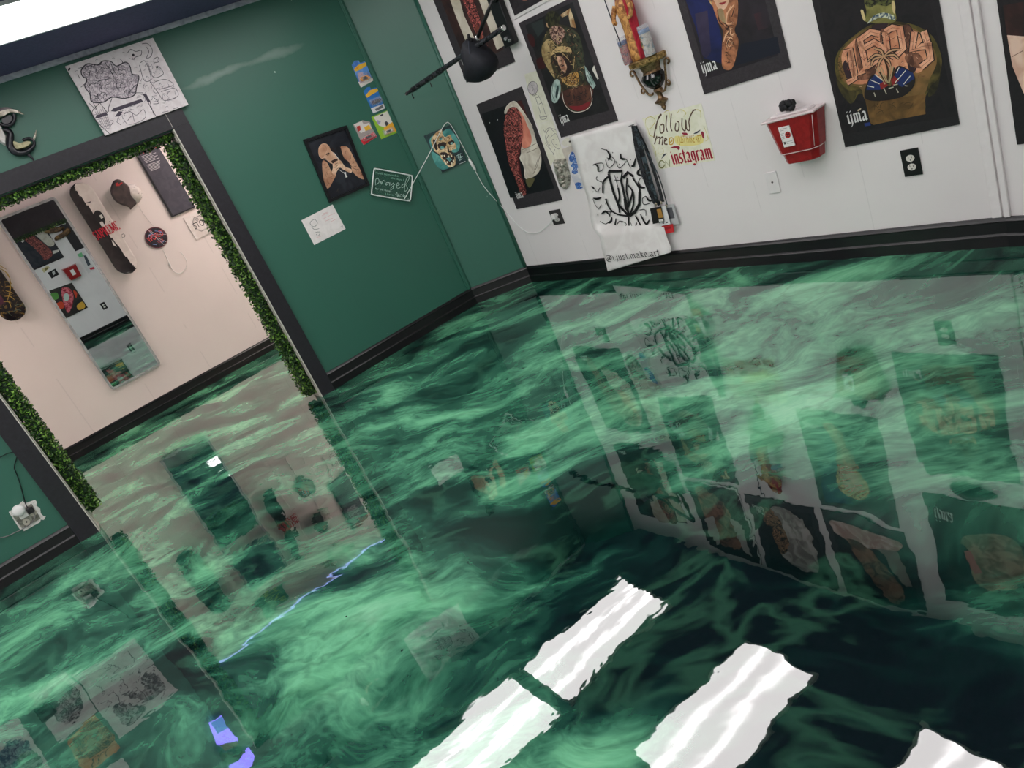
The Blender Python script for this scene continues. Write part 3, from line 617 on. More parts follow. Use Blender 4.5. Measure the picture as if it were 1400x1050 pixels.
A.fill(MN((70, 40, 34), (104, 66, 50), 12, .4, .6), [(385, 690), (600, 640), (610, 750), (575, 815), (500, 835), (440, 815), (400, 770)], smooth=True)
BD = [(300, 200), (245, 300), (235, 390), (265, 500), (335, 600), (380, 690), (560, 660), (556, 600), (545, 450), (515, 290), (455, 220)]
A.scribble((30, 28, 22), BD, 90, 34, .0035, 3); A.scribble((206, 180, 130), BD, 60, 26, .0026, 5); A.scribble((120, 70, 56), BD, 40, 26, .003, 6); A.scribble((24, 26, 26), [(390, 690), (600, 650), (600, 740), (440, 800)], 26, 40, .004, 8)
A.fill((126, 32, 40), [(440, 800), (520, 795), (600, 760), (570, 815), (500, 835)], smooth=True)
A.line((236, 228, 214), .004, [(385, 690), (400, 770), (440, 825), (500, 845), (575, 822), (612, 760), (600, 660)])
EL = MN((132, 160, 152), (204, 220, 214), 14, .35, .65)
A.fill(EL, ell(338, 685, 36, 92, .12), [(555, 490), (600, 560), (640, 640), (620, 670), (580, 610), (565, 560)]); A.fill((40, 60, 60), ell(348, 690, 10, 50, .15))
A.line((60, 76, 70), .004, [(570, 520), (620, 610)], [(575, 560), (610, 640)], [(320, 620), (310, 700), (330, 760)])
A.fill((224, 220, 210), [(612, 522), (628, 490), (662, 590), (655, 600)])
ijma(A, W, .985, 1.125, .088, .06); A.build('print', o, -.005)

# red sleeve, white top
q = [(.170, .620), (.716, .618), (.735, 1.44), (.187, 1.447)]
o, c = poster('dark poster of a red tattooed sleeve and white top, lowest beside the green corner', q)
A = Art(W, c).px(650, 100, 5.523)
A.fill(MN((10, 12, 18), (20, 22, 28), 9, .35, .65), [(52, 305), (352, 200), (602, 868), (268, 942)]); A.fill((70, 26, 24), [(310, 215), (352, 204), (440, 430), (400, 350)])
CLOTH = MN((186, 176, 160), (226, 220, 206), 10, .35, .65)
A.fill(CLOTH, [(226, 305), (240, 248), (298, 208), (350, 262), (400, 340), (442, 425), (468, 520), (498, 600), (500, 690), (470, 760), (385, 797), (368, 700), (338, 640), (348, 575), (300, 300)], smooth=True)
A.fill(MN((206, 120, 100), (228, 150, 126), 12, .35, .65), [(362, 560), (418, 545), (428, 480), (395, 390), (345, 290), (270, 262), (300, 380), (345, 480)], smooth=True)
A.fill(TATTOO, [(236, 310), (268, 258), (320, 262), (352, 330), (362, 430), (355, 540), (335, 620), (345, 740), (380, 850), (385, 912), (352, 915), (305, 790), (258, 680), (235, 545), (218, 420)], smooth=True)
ARM_ = [(240, 310), (268, 265), (318, 268), (348, 330), (358, 430), (350, 540), (330, 620), (345, 760), (370, 880), (310, 790), (262, 680), (240, 545), (224, 420)]
A.scribble((34, 10, 14), ARM_, 120, 22, .0034, 3); A.scribble((232, 150, 140), ARM_, 70, 16, .0022, 5)
A.fill((80, 26, 30), [(340, 560), (358, 520), (335, 640), (350, 760), (388, 880), (372, 860), (335, 740), (322, 640)])
A.line((236, 230, 216), .004, [(228, 305), (240, 250), (298, 210), (350, 262), (402, 342), (436, 400)]); A.line((120, 108, 92), .004, [(360, 575), (420, 550), (465, 525)], [(495, 610), (470, 700), (440, 760)], [(390, 600), (440, 580), (480, 560)], [(480, 640), (450, 730)])
A.fill((94, 90, 60), [(385, 802), (452, 790), (415, 862)], smooth=True); A.fill((220, 220, 220), ell(112, 372, 4, 4), ell(172, 350, 4, 4))
ijma(A, W, .226, .700, .085, .055); A.build('print', o, -.005)

# forearm on cream, top row by the corner
q = [(.178, 1.612), (.762, 1.600), (.762, 2.43), (.178, 2.43)]
o, c = poster('dark poster of a reddish forearm on cream panels, highest beside the green corner', q)
A = Art(W, c).px(550, 20, 8.235)
CR_ = MN((186, 176, 156), (214, 206, 190), 8, .35, .65)
A.f = lambda p: p
A.fill(MN((34, 24, 26), (70, 44, 40), 8, .35, .65), R(.26, .70, 1.70, 2.36))
A.f = lambda p: W.at(550 + p[0] / 8.235, 20 + p[1] / 8.235)
A.fill(CR_, [(330, -800), (480, -830), (700, 0), (832, 290), (800, 320), (735, 330), (605, 0)], [(620, -860), (760, -900), (1050, 0), (1166, 338), (1072, 395), (960, 80)])
A.fill(TATTOO, [(470, -800), (600, -830), (860, -20), (905, 150), (935, 300), (980, 360), (985, 405), (920, 400), (870, 280), (800, 130), (750, 0)], smooth=True)
A.scribble((40, 18, 18), [(560, -500), (700, -500), (900, 150), (970, 380), (900, 380), (800, 130)], 60, 60, .004, 3); A.fill(MN((90, 48, 40), (170, 86, 66), 14, .4, .6), [(830, 120), (890, 170), (905, 300), (850, 240)], smooth=True)
ijma(A, W, .215, 1.725, .085, .055); A.build('print', o, -.005)

# four more prints of the top row, mostly seen as reflections in the floor
def upper(label, s0, s1, z0, z1, bmat=PBK):
    return poster(label, R(s0, s1, z0, z1), bmat)
o, c = upper('black poster with a thin white border, directly over the raised-elbows poster', .90, 1.43, 1.832, 2.60)
A = Art(W, c); A.fill((228, 226, 224), R(.90, 1.43, 1.832, 2.60)); A.fill(MN((34, 32, 36), (48, 44, 48), 20, .4, .6), R(.917, 1.413, 1.85, 2.583))
A.fill(MN((96, 70, 58), (170, 120, 96), 12, .4, .6), [(1.0, 1.95), (1.12, 1.9), (1.24, 2.05), (1.3, 2.4), (1.1, 2.5), (.98, 2.25)], smooth=True); A.fill((200, 196, 190), [(.96, 2.3), (1.06, 2.25), (1.06, 2.5), (.97, 2.5)], [(1.27, 2.2), (1.36, 2.2), (1.36, 2.5), (1.28, 2.48)])
A.build('print', o, -.005)
o, c = upper('dark poster of a pale shirted figure, over the shrine shelf, seen in the floor reflection', 1.495, 2.06, 1.868, 2.62, PB)
A = Art(W, c); A.fill(MN((22, 22, 26), (50, 44, 44), 8, .4, .6), R(1.54, 2.02, 1.94, 2.58)); A.fill(MN((150, 140, 134), (214, 206, 200), 9, .4, .6), [(1.66, 1.98), (1.86, 1.96), (1.98, 2.2), (1.94, 2.5), (1.72, 2.52), (1.62, 2.3)], smooth=True)
A.fill(INK, [(1.6, 2.05), (1.68, 2.0), (1.72, 2.3), (1.64, 2.4)], smooth=True); ijma(A, W, 1.53, 2.0); A.build('print', o, -.005)
o, c = upper('dark poster of a pale leg over the blue forearm poster, seen in the floor reflection', 2.12, 2.69, 1.868, 2.62, PB)
A = Art(W, c); A.fill(MN((18, 18, 22), (44, 40, 40), 8, .4, .6), R(2.165, 2.645, 1.92, 2.58)); A.fill(MN((190, 150, 140), (232, 206, 198), 9, .4, .6), [(2.2, 1.95), (2.62, 1.96), (2.6, 2.08), (2.4, 2.12), (2.21, 2.1)], smooth=True)
A.fill(MN((96, 66, 50), (170, 126, 100), 12, .4, .6), [(2.24, 2.1), (2.36, 2.1), (2.5, 2.3), (2.56, 2.52), (2.44, 2.56), (2.3, 2.3)], smooth=True); A.fill((150, 140, 130), [(2.46, 2.1), (2.6, 2.09), (2.62, 2.4), (2.58, 2.42)]); A.build('print', o, -.005)
o, c = upper('dark poster of a crouching figure, over the 1504 back poster, seen in the floor reflection', 2.845, 3.385, 1.558, 2.40)
A = Art(W, c); A.fill(MN((22, 22, 26), (50, 46, 46), 8, .4, .6), R(2.89, 3.34, 1.66, 2.36)); A.fill(MN((120, 110, 84), (180, 160, 130), 12, .4, .6), [(3.02, 1.78), (3.3, 1.76), (3.32, 2.1), (3.1, 2.25), (3.0, 2.05)], smooth=True)
A.fill((26, 20, 22), ell(2.98, 2.02, .07, .16)); A.fill((196, 128, 120), [(3.0, 1.95), (3.05, 1.93), (3.09, 2.12), (3.04, 2.14)]); ijma(A, W, 2.885, 1.665); A.build('print', o, -.005)
# dark rounded ornament between the two tall posters
bm = bmesh.new(); lathe(bm, [(.115, 0), (.112, .02), (.09, .045), (.05, .062), (.012, .068)], n=24)
bmesh.ops.rotate(bm, matrix=Matrix.Rotation(PI / 2, 3, 'X'), verts=bm.verts); bmesh.ops.scale(bm, vec=(1, 1, .42), verts=bm.verts)
o = finish(bm, 'wall_ornament', M((58, 60, 58), .35), smooth=50); onwall(o, W, 3.13, 1.475, .0012); tag(o, 'dark rounded wall ornament between the 1504 poster and the poster over it', 'ornament')
# poster on the end wall at the right edge
tl = W2.at(1364, 0); bl = W2.at(1400, 183)
o, c = sheet('tattoo_poster', 'dark poster with bare skin on the short wall at the right edge', 'poster', W2, R(tl[0], tl[0] + .55, bl[1] - .04, 1.62), .005, PBK, .0012, 'dark tattoo photo posters')
A = Art(W2, c); A.f = lambda p: W2.at(1300 + p[0] / 6.56, p[1] / 6.56)
A.fill(MN((44, 26, 26), (66, 38, 36), 9, .4, .6), [(475, 45), (660, 10), (660, 330), (510, 308)]); A.fill(MN((214, 172, 150), (236, 204, 184), 9, .4, .6), [(512, 310), (900, 340), (900, 1100), (660, 830), (560, 590)]); A.line((150, 110, 96), .003, [(555, 505), (656, 450)]); A.fill((26, 24, 28), [(475, 45), (510, 308), (490, 300), (460, 60)]); A.build('print', o, -.005)

# ------------------------------------------------------------------ paper and cloth on the white wall
PAPER = MN((228, 226, 206), (238, 236, 220), 20, .4, .6); CREAM = MN((232, 232, 208), (242, 240, 222), 20, .4, .6)
Z = lambda pts: zq(W, 720, 100, 6.17, pts)
o, c = sheet('pencil_sketch', 'cream sheet with a pencil drawing of a globe lamp beside the elbows poster', 'sketch', W, Z([(-18, 10), (95, -25), (222, 395), (85, 432)]), .0012, PAPER, .0012, 'pencil sketches')
A = Art(W, c).px(720, 100, 6.17)
G_ = (96, 88, 92)
A.fill(MN((188, 180, 184), (220, 212, 212), 30, .4, .6), ell(54, 125, 42, 56)); A.line(G_, .0035, ell(54, 125, 42, 56), smooth=False, closed=True)
A.line(G_, .003, [(30, 165), (60, 190), (90, 175)], [(72, 190), (92, 250), (120, 340)], [(100, 185), (135, 260), (160, 345)], [(112, 350), (120, 385), (160, 385), (175, 355)], [(115, 370), (170, 365)], [(40, 100), (60, 130), (45, 150)], [(85, 205), (105, 200)], [(105, 260), (130, 250)]); A.build('drawing', o, -.0012)
o, c = sheet('pencil_sketch', 'cream sheet with a faint pencil portrait above the silver mask', 'sketch', W, Z([(88, 434), (222, 397), (300, 640), (330, 720), (225, 745), (205, 790)]), .0012, PAPER, .0012, 'pencil sketches')
A = Art(W, c).px(720, 100, 6.17)
A.line((130, 122, 116), .003, [(205, 540), (250, 510), (285, 600), (270, 640), (225, 600), (205, 540)], [(180, 480), (160, 540), (180, 600), (210, 650)], [(150, 500), (190, 460), (250, 480)], [(160, 590), (190, 630), (230, 680)], [(220, 560), (232, 556)], [(252, 556), (262, 560)], [(245, 600), (262, 605)], [(140, 470), (165, 500), (200, 470), (240, 500)], [(190, 520), (170, 560), (200, 610)], [(240, 640), (225, 690)]); A.build('drawing', o, -.0012)
o, c = sheet('paper_sheet', 'plain off-white sheet pinned behind the blue print', 'paper', W, Z([(290, 590), (330, 545), (480, 520), (500, 580), (325, 620)]), .0011, MN((222, 218, 204), (232, 228, 216), 20, .4, .6), .0012)
bm = bmesh.new(); blob(bm, (0, -.006, 0), (.008, .006, .006)); p = W.at(780, 193); po = finish(bm, 'push_pin', M((60, 50, 46), .4)); onwall(po, W, p[0], p[1], .0024); tag(po, 'small dark push pin in the off-white sheet', 'pin')
o, c = sheet('art_print', 'small print with blue splashes on grey, left of the lettered cloth', 'print', W, Z([(300, 640), (472, 572), (605, 925), (432, 980)]), .0014, MN((188, 180, 172), (222, 212, 198), 12, .35, .65), .0042)
A = Art(W, c).px(720, 100, 6.17)
A.fill(MN((198, 200, 208), (226, 226, 226), 14, .4, .6), [(350, 720), (440, 640), (470, 760), (540, 850), (590, 920), (436, 970)], smooth=True)
A.fill(MN((44, 84, 160), (96, 136, 196), 40, .42, .58), *[cat(q_, True, 3) for q_ in ([(362, 712), (385, 660), (402, 672), (420, 650), (436, 672), (456, 680), (446, 705), (462, 740), (440, 750), (452, 790), (430, 800), (436, 835), (410, 850), (384, 832), (398, 800), (376, 780), (394, 752), (372, 742)], [(412, 930), (440, 918), (470, 930), (455, 955), (480, 962), (436, 978), (422, 960)], [(478, 930), (510, 912), (536, 930), (500, 945)])])
A.scribble((226, 230, 236), [(370, 700), (420, 655), (455, 700), (440, 830), (390, 830)], 24, 16, .003, 3)
A.line((84, 96, 110), .006, [(460, 780), (510, 850), (590, 900)], [(500, 860), (550, 920)]); A.fill((150, 158, 110), ell(555, 905, 30, 10, .6)); A.build('picture', o, -.0014)

# silver relief mask
e = empty('relief_mask', 'small silver metal relief mask below the pencil portrait', 'mask', W, *W.at(770, 240), .0012)
c = W.at(770, 240); L_ = lambda pts: [(q[0] - c[0], q[1] - c[1]) for q in Z(pts)]
SIL = MN((120, 116, 106), (214, 210, 198), 40, .38, .62, rough=.3, metal=.35)
bm = bmesh.new(); prism(bm, L_([(232, 730), (338, 715), (372, 860), (370, 940), (335, 985), (290, 950), (262, 860), (240, 800)]), 0, -.02, taper=.9); finish(bm, 'plate', SIL, e, bevel=.003)
def pt(x, y): q = L_([(x, y)])[0]; return q
def bump(bm, x, y, rx, rz, ry, d=-.02): q = pt(x, y); blob(bm, (q[0], d, q[1]), (rx, ry, rz))
for x_, y_ in ((268, 775), (315, 765)): bm = bmesh.new(); bump(bm, x_, y_, .018, .022, .012); finish(bm, 'eye', SIL, e)
bm = bmesh.new(); bump(bm, 300, 815, .02, .02, .018); finish(bm, 'nose', SIL, e)
bm = bmesh.new(); bump(bm, 310, 880, .034, .016, .016); bump(bm, 322, 910, .028, .012, .014); bump(bm, 332, 945, .02, .018, .012); finish(bm, 'mouth', SIL, e)

# lettered cloth hanging down over the baseboard
rows = [  # px left, right, stand-off
 ((778, 188), (868, 163), .004, .004), ((787, 215), (878, 195), .006, .006), ((795, 245), (886, 235), .007, .008), ((804, 275), (893, 272), .007, .010), ((807, 296), (899, 292), .010, .010),
 ((811, 312), (906, 303), .020, .012), ((820, 325), (908, 311), .034, .028), ((823, 340), (912, 325), .040, .036), ((828, 358), (917, 338), .050, .044), ((831, 371), (917, 345), .052, .046)]
c = W.at(848, 270); e = empty('cloth_banner', 'white cloth banner with black graffiti lettering hanging over the baseboard', 'banner', W, c[0], c[1], 0)
bm = bmesh.new(); grid = []; NC = 14; hist = []
RR = cat([(r[0][0], r[0][1], r[1][0], r[1][1], r[2], r[3]) for r in rows], n=4)
for i, r in enumerate(RR):
    row = []
    for k in range(NC + 1):
        t = k / NC; x = r[0] + (r[2] - r[0]) * t; y = r[1] + (r[3] - r[1]) * t
        off = r[4] + (r[5] - r[4]) * t; fr = i / (len(RR) - 1)
        off += .007 * math.sin(t * 5 + fr * 3) * max(0, (fr - .5)) * 2 + .006 * math.sin(t * PI) * max(0, .3 - abs(fr - .1)) * 2
        if fr > .55 and t < .3: off += (.3 - t) * .06 * (1 - abs(fr - .62) * 4 if abs(fr - .62) < .25 else 0)
        s_, z_ = W.at(x, y, off); row.append(bm.verts.new((s_ - c[0], -off, z_ - c[1])))
    grid.append(row)
for i in range(len(grid) - 1):
    for k in range(NC):
        f = bm.faces.new((grid[i][k], grid[i][k + 1], grid[i + 1][k + 1], grid[i + 1][k])); f.smooth = True
CLB = MN((228, 224, 222), (240, 238, 236), 8, .35, .65, rough=.8)
o = finish(bm, 'cloth', CLB, e); md = o.modifiers.new('thickness', 'SOLIDIFY'); md.thickness = .0015; md.offset = 1
A = Art(W, c, step=.00008).px(800, 180, 5.25, .012); K = (22, 21, 24)
A.line(K, .0205, [(172, 300), (178, 282), (268, 282), (262, 350), (282, 440), (318, 600)], [(172, 300), (205, 430), (240, 520), (318, 604)], [(275, 330), (310, 290), (350, 320)], [(395, 430), (392, 520), (360, 575), (320, 604)], smooth=False)
A.line(K, .0135, [(205, 430), (245, 540), (250, 580)], [(150, 480), (180, 550), (235, 590), (320, 604)], [(285, 480), (300, 560), (335, 470), (345, 420)], [(305, 330), (300, 420), (312, 480), (310, 560)], [(345, 330), (390, 400), (396, 440)], [(310, 380), (345, 430), (350, 520), (325, 590)], [(130, 440), (135, 360), (170, 320)], [(235, 520), (250, 470), (240, 400)])
A.line(K, .0055, [(215, 310), (250, 440), (255, 530)], [(215, 345), (262, 350)], [(150, 340), (130, 370), (122, 350)], [(90, 320), (85, 340), (120, 360)], [(160, 480), (150, 520)])
A.line(K, .0165, [(75, 230), (95, 250), (95, 285)], [(155, 125), (182, 170), (170, 205)], [(260, 155), (262, 190), (300, 195)], [(368, 185), (352, 240), (335, 245)], [(400, 260), (380, 300), (430, 320)], [(385, 360), (400, 395), (435, 400)], [(60, 475), (90, 480), (120, 470)], [(120, 590), (150, 570), (180, 600)], [(170, 655), (190, 640), (195, 610)], [(225, 620), (222, 690), (270, 695)], [(315, 610), (322, 725)], [(330, 700), (350, 710), (375, 650)], [(365, 600), (420, 705)], [(400, 590), (440, 660), (465, 630)], [(440, 460), (460, 490), (490, 490)], [(50, 390), (70, 410)], [(265, 690), (275, 730)], taper=True)
A.line(K, .0055, [(60, 240), (75, 230), (130, 225), (130, 270), (100, 285)], [(120, 120), (155, 130)], [(180, 165), (215, 200), (205, 235), (170, 255), (150, 200)], [(225, 210), (250, 260), (300, 210)], [(300, 195), (330, 260)], [(430, 320), (460, 350)], [(385, 360), (405, 330), (440, 350)], [(60, 480), (75, 520), (100, 550), (120, 520)], [(110, 640), (150, 660), (180, 640)], [(150, 570), (200, 575)], [(222, 690), (250, 640), (300, 660), (270, 700)], [(350, 700), (330, 650)], [(395, 560), (435, 560), (440, 600)], [(440, 460), (415, 480), (425, 520), (470, 510)], [(60, 390), (90, 430), (110, 400)], [(180, 610), (185, 570)], [(240, 700), (260, 690)], [(160, 185), (200, 205)])
A.fill(K, *[ell(x, y, 4, 4, n=8) for x, y in ((202, 148), (235, 325), (222, 330), (262, 362), (250, 232), (62, 430), (95, 595), (268, 648), (330, 200), (205, 445), (292, 478))])
ob = A.build('lettering', e, -.0175)
A = Art(W, c, step=.00008).px(800, 180, 5.25, .047); A.letters(K, '@i.just.make.art', (160, 925), (548, 882), .044, nib=.17, ang=38); A.build('handle_lettering', e, -.0585)

# lettered sheet
o, c = sheet('lettered_sheet', 'pale yellow sheet lettered follow me in script, below the shrine shelf', 'paper', W, zq(W, 870, 130, 9.54, [(80, 305), (850, 105), (1030, 850), (302, 968)]), .0012, CREAM, .0012)
A = Art(W, c).px(870, 130, 9.54)
A.line(MN((196, 190, 110), (226, 216, 150), 40, .4, .6), .005, [(130, 420), (125, 320), (190, 280), (250, 330), (200, 420), (160, 440)], [(350, 240), (420, 200), (440, 300)], [(530, 240), (580, 190), (650, 230), (620, 280)], [(700, 240), (780, 190), (840, 210), (840, 290)], [(150, 420), (180, 520), (250, 540)], [(290, 680), (290, 760), (350, 760), (350, 700), (310, 690)], [(880, 400), (940, 560), (900, 600)], [(210, 640), (250, 720), (260, 800)], taper=True)
A.line((92, 70, 50), .008, [(230, 560), (260, 400), (300, 280), (330, 250), (280, 330), (260, 440)], [(310, 400), (320, 490), (360, 470), (360, 380), (320, 390)], [(400, 260), (390, 400), (410, 480)], [(460, 240), (450, 400), (470, 470)], [(520, 360), (510, 450), (550, 460), (560, 360), (530, 340)], [(600, 300), (600, 420), (640, 460), (650, 320), (660, 440), (700, 450), (690, 330), (740, 210), (780, 190)], [(270, 530), (240, 640)], [(270, 560), (310, 550), (300, 640)], [(310, 570), (350, 545), (340, 650)], [(370, 600), (400, 580), (380, 560), (370, 630), (410, 640)])
A.line((206, 168, 60), .007, [(430, 600), (440, 640), (480, 630), (480, 560), (440, 560), (440, 610), (465, 600), (465, 575)])
A.fill((238, 226, 150), [(515, 530), (690, 560), (850, 505), (870, 620), (700, 660), (530, 640)], smooth=True)
A.text((196, 150, 30), 'I JUST MAKE ART', (545, 622), (860, 612), .045)
A.fill((150, 40, 60), [(600, 490), (660, 490), (670, 520), (620, 515)], [(850, 480), (880, 480), (890, 560), (865, 545)], [(440, 690), (510, 660), (570, 670), (560, 715), (520, 690)], smooth=True)
A.fill((60, 66, 76), [(750, 500), (840, 450), (800, 495)], [(330, 830), (360, 770), (400, 760), (350, 810)], smooth=True)
A.line((120, 124, 60), .007, ell(335, 900, 36, 48), [(390, 950), (385, 860), (440, 930), (432, 840)], smooth=False)
A.letters((188, 34, 62), 'instagram', (480, 905), (1010, 820), .085, nib=.16, ang=35)
A.build('lettering', o, -.0012)

# lanyards with passes
c = W.at(866, 170); e = empty('lanyard', 'bunch of dark lanyards with passes hanging right of the cloth banner', 'lanyards', W, c[0], c[1], 0)
def loc(x, y, off): q = W.at(x, y, off); return (q[0] - c[0], -off, q[1] - c[1])
def ribbon(bm, pts, wd, mi=0):
    P = [Vector(p) for p in pts]; L2 = []
    for i, p in enumerate(P):
        t = (P[min(i + 1, len(P) - 1)] - P[max(0, i - 1)]).normalized(); a = t.cross(Vector((0, 1, 0))).normalized() * wd / 2
        L2.append((bm.verts.new(p - a), bm.verts.new(p + a)))
    for i in range(len(P) - 1): bm.faces.new((L2[i][0], L2[i][1], L2[i + 1][1], L2[i + 1][0])).material_index = mi
NY = MN((14, 14, 18), (58, 60, 66), 60, .45, .62, rough=.5); NY2 = MN((16, 18, 24), (70, 84, 92), 40, .45, .6, rough=.45)
bm = bmesh.new(); q0 = loc(867, 170, 0); tube(bm, [(q0[0], 0, q0[2]), (q0[0], -.05, q0[2] + .004)], .004, 6); finish(bm, 'hook', M((150, 150, 150), .3, .8), e)
for pts, wd, off, mt in (([(866, 172), (873, 215), (886, 255), (896, 278)], .036, .02, NY), ([(868, 172), (880, 215), (890, 250), (899, 280)], .034, .027, NY2), ([(868, 173), (884, 205), (899, 250), (906, 276)], .026, .034, NY), ([(867, 172), (886, 210), (902, 245), (912, 280)], .008, .04, NY2), ([(867, 173), (876, 225), (889, 262), (902, 280)], .032, .014, NY)):
    bm = bmesh.new(); ribbon(bm, cat([loc(p[0], p[1], off + .006 * math.sin(i)) for i, p in enumerate(pts)]), wd); o = finish(bm, 'strap', mt, e); md = o.modifiers.new('thickness', 'SOLIDIFY'); md.thickness = .0012
for x, y, off in ((897, 279, .03), (904, 277, .036), (911, 281, .04)):
    bm = bmesh.new(); blob(bm, loc(x, y, off), (.008, .006, .011)); finish(bm, 'clip', M((170, 160, 140), .3, .8), e)
def card(name, quad, off, mt, arts):
    q = [loc(x, y, off) for x, y in quad]; bm = bmesh.new(); prism(bm, [(p[0], p[2]) for p in q], -off, -off - .003); o = finish(bm, name, mt, e)
    A = Art(W, (0, 0)); A.f = lambda p: (lambda t: (t[0], t[2]))(loc(p[0], p[1], off))
    for a in arts: A.fill(*a)
    A.build('print', o, -off - .003); return o
card('pass', [(909, 280), (921, 279), (929, 306), (916, 308)], .018, M((190, 190, 192), .35), [((90, 90, 96), [(911, 284), (919, 283), (923, 298), (915, 299)])])
card('red_tag', [(905, 309), (920, 306), (922, 317), (908, 320)], .026, M((206, 44, 50), .5), [((150, 28, 34), [(909, 311), (917, 309), (918, 312), (910, 314)])])
card('pass', [(896, 284), (910, 281), (917, 306), (903, 309)], .034, M((228, 228, 228), .35), [((60, 60, 60), [(906, 304), (908, 303.5), (908.4, 305.5), (906.4, 306)], [(911, 303), (913, 302.5), (913.4, 304.5), (911.4, 305)])])
card('pass', [(889, 285), (904, 282), (908, 303), (893, 306)], .042, M((26, 24, 26), .4), [((176, 130, 60), [(898, 286), (904, 285), (907, 297), (901, 298)]), ((230, 228, 224), [(901, 300), (907, 299), (907.6, 302), (901.6, 303)])])

# ------------------------------------------------------------------ shrine shelf, figure and candles
c = W.at(880, 84, .05)
GOLD = MN((104, 82, 48), (190, 160, 104), 40, .38, .62, rough=.32, metal=.75); BRONZE = MN((92, 70, 50), (150, 122, 90), 40, .38, .62, rough=.35, metal=.7)
e = empty('wall_shelf', 'ornate gold and black wall shelf holding the robed figure and two candles', 'wall shelf', W, c[0], c[1], 0)
def H(prof, name, mat, parent, sx=1.0, sy=1.0):
    bm = bmesh.new(); lathe(bm, prof, n=18, a0=PI, a1=2 * PI, sx=sx, sy=sy); return finish(bm, name, mat, parent, smooth=40)
H([(.0, .016), (.118, .016), (.126, .008), (.124, -.012), (.112, -.022), (.0, -.022)], 'shelf_top', GOLD, e, 1, .85)
bm = bmesh.new()
for k in range(9):
    a = PI + PI * (k + .5) / 9; x, y = .124 * math.cos(a), .106 * math.sin(a)
    tube(bm, [(x + .012 * math.cos(t) * -math.sin(a), y + .012 * math.cos(t) * math.cos(a) * .85, -.003 + .012 * math.sin(t)) for t in [i * PI / 4 for i in range(9)]], .0035, 5)
finish(bm, 'scroll_border', GOLD, e)
H([(.0, -.022), (.072, -.022), (.066, -.04), (.058, -.062), (.064, -.074), (0, -.074)], 'neck', BRONZE, e, 1, .9)
H([(.0, -.072), (.068, -.076), (.082, -.098), (.07, -.13), (.042, -.155), (.026, -.166), (0, -.166)], 'black_body', M((22, 22, 22), .12, 0, .6), e, 1, .9)
H([(.0, -.165), (.030, -.167), (.032, -.18), (.02, -.192), (.016, -.212), (.024, -.226), (.046, -.236), (.044, -.244), (.024, -.256), (.014, -.268), (.016, -.278), (.008, -.290), (.003, -.296)], 'finial', BRONZE, e, 1, .9)
for s in (-1, 1):
    bm = bmesh.new()
    pts = cat([(s * .132, -.02, -.058), (s * .146, -.02, -.048), (s * .140, -.02, -.03), (s * .118, -.02, -.034), (s * .108, -.022, -.07), (s * .098, -.022, -.11), (s * .082, -.02, -.15), (s * .06, -.02, -.186), (s * .036, -.02, -.19), (s * .03, -.02, -.18)])
    tube(bm, pts, .0065, 7); tube(bm, cat([(s * .098, -.02, -.14), (s * .108, -.02, -.158), (s * .096, -.02, -.168), (s * .086, -.02, -.155)]), .006, 7)
    finish(bm, 'scroll_arm', BRONZE, e)
# robed figure
p = (c[0] - .012, c[1] + .017)
e2 = empty('robed_figure', 'robed figurine in red and gold holding a long staff, on the shrine shelf', 'figurine', W, p[0], p[1], .058)
RED = MN((140, 16, 34), (206, 40, 62), 14, .35, .65, rough=.5); GB = MN((140, 84, 44), (222, 166, 96), 36, .4, .6, rough=.45)
def robe(prof, mat, name, a0, a1, wav=0):
    bm = bmesh.new(); n = 26; rings = []
    for r, z in prof: rings.append([bm.verts.new(((r + wav * math.sin(k * 2.1) * r) * math.cos(a0 + (a1 - a0) * k / n), (r + wav * math.sin(k * 2.1) * r) * .8 * math.sin(a0 + (a1 - a0) * k / n), z)) for k in range(n + 1)])
    for i in range(len(rings) - 1):
        for k in range(n):
            try: f = bm.faces.new((rings[i][k], rings[i][k + 1], rings[i + 1][k + 1], rings[i + 1][k])); f.smooth = True
            except ValueError: pass
    if abs(a1 - a0) > 6: bm.faces.new(rings[0][:-1]); bm.faces.new(rings[-1][:-1][::-1])
    return finish(bm, name, mat, e2)
robe([(.046, .001), (.045, .04), (.042, .12), (.040, .20), (.046, .26), (.05, .30), (.034, .335), (.012, .35)], GB, 'robe', 0, 2 * PI, .07)
robe([(.05, .002), (.05, .06), (.05, .14), (.054, .22), (.058, .28), (.056, .315), (.044, .345), (.040, .37), (.036, .40), (.016, .425)], RED, 'cloak', -.9, PI + .1, .06)
bm = bmesh.new(); blob(bm, (0, -.012, .37), (.021, .021, .028)); blob(bm, (0, -.026, .355), (.013, .012, .014)); finish(bm, 'skull_head', MN((196, 150, 110), (226, 190, 150), 30, .4, .6), e2)
for s in (-1, 1):
    bm = bmesh.new(); tube(bm, cat([(s * .048, -.01, .31), (s * .066, -.024, .27), (s * .062, -.042, .235), (s * .045, -.05, .225)]), [.016] * 6 + [.013] * 5 + [.011] * 5, 8); finish(bm, 'arm', GB, e2)
bm = bmesh.new(); tube(bm, [(-.066, -.03, .012), (-.07, -.046, .235), (-.074, -.05, .46)], .0032, 6); finish(bm, 'staff', M((40, 44, 60), .4), e2)
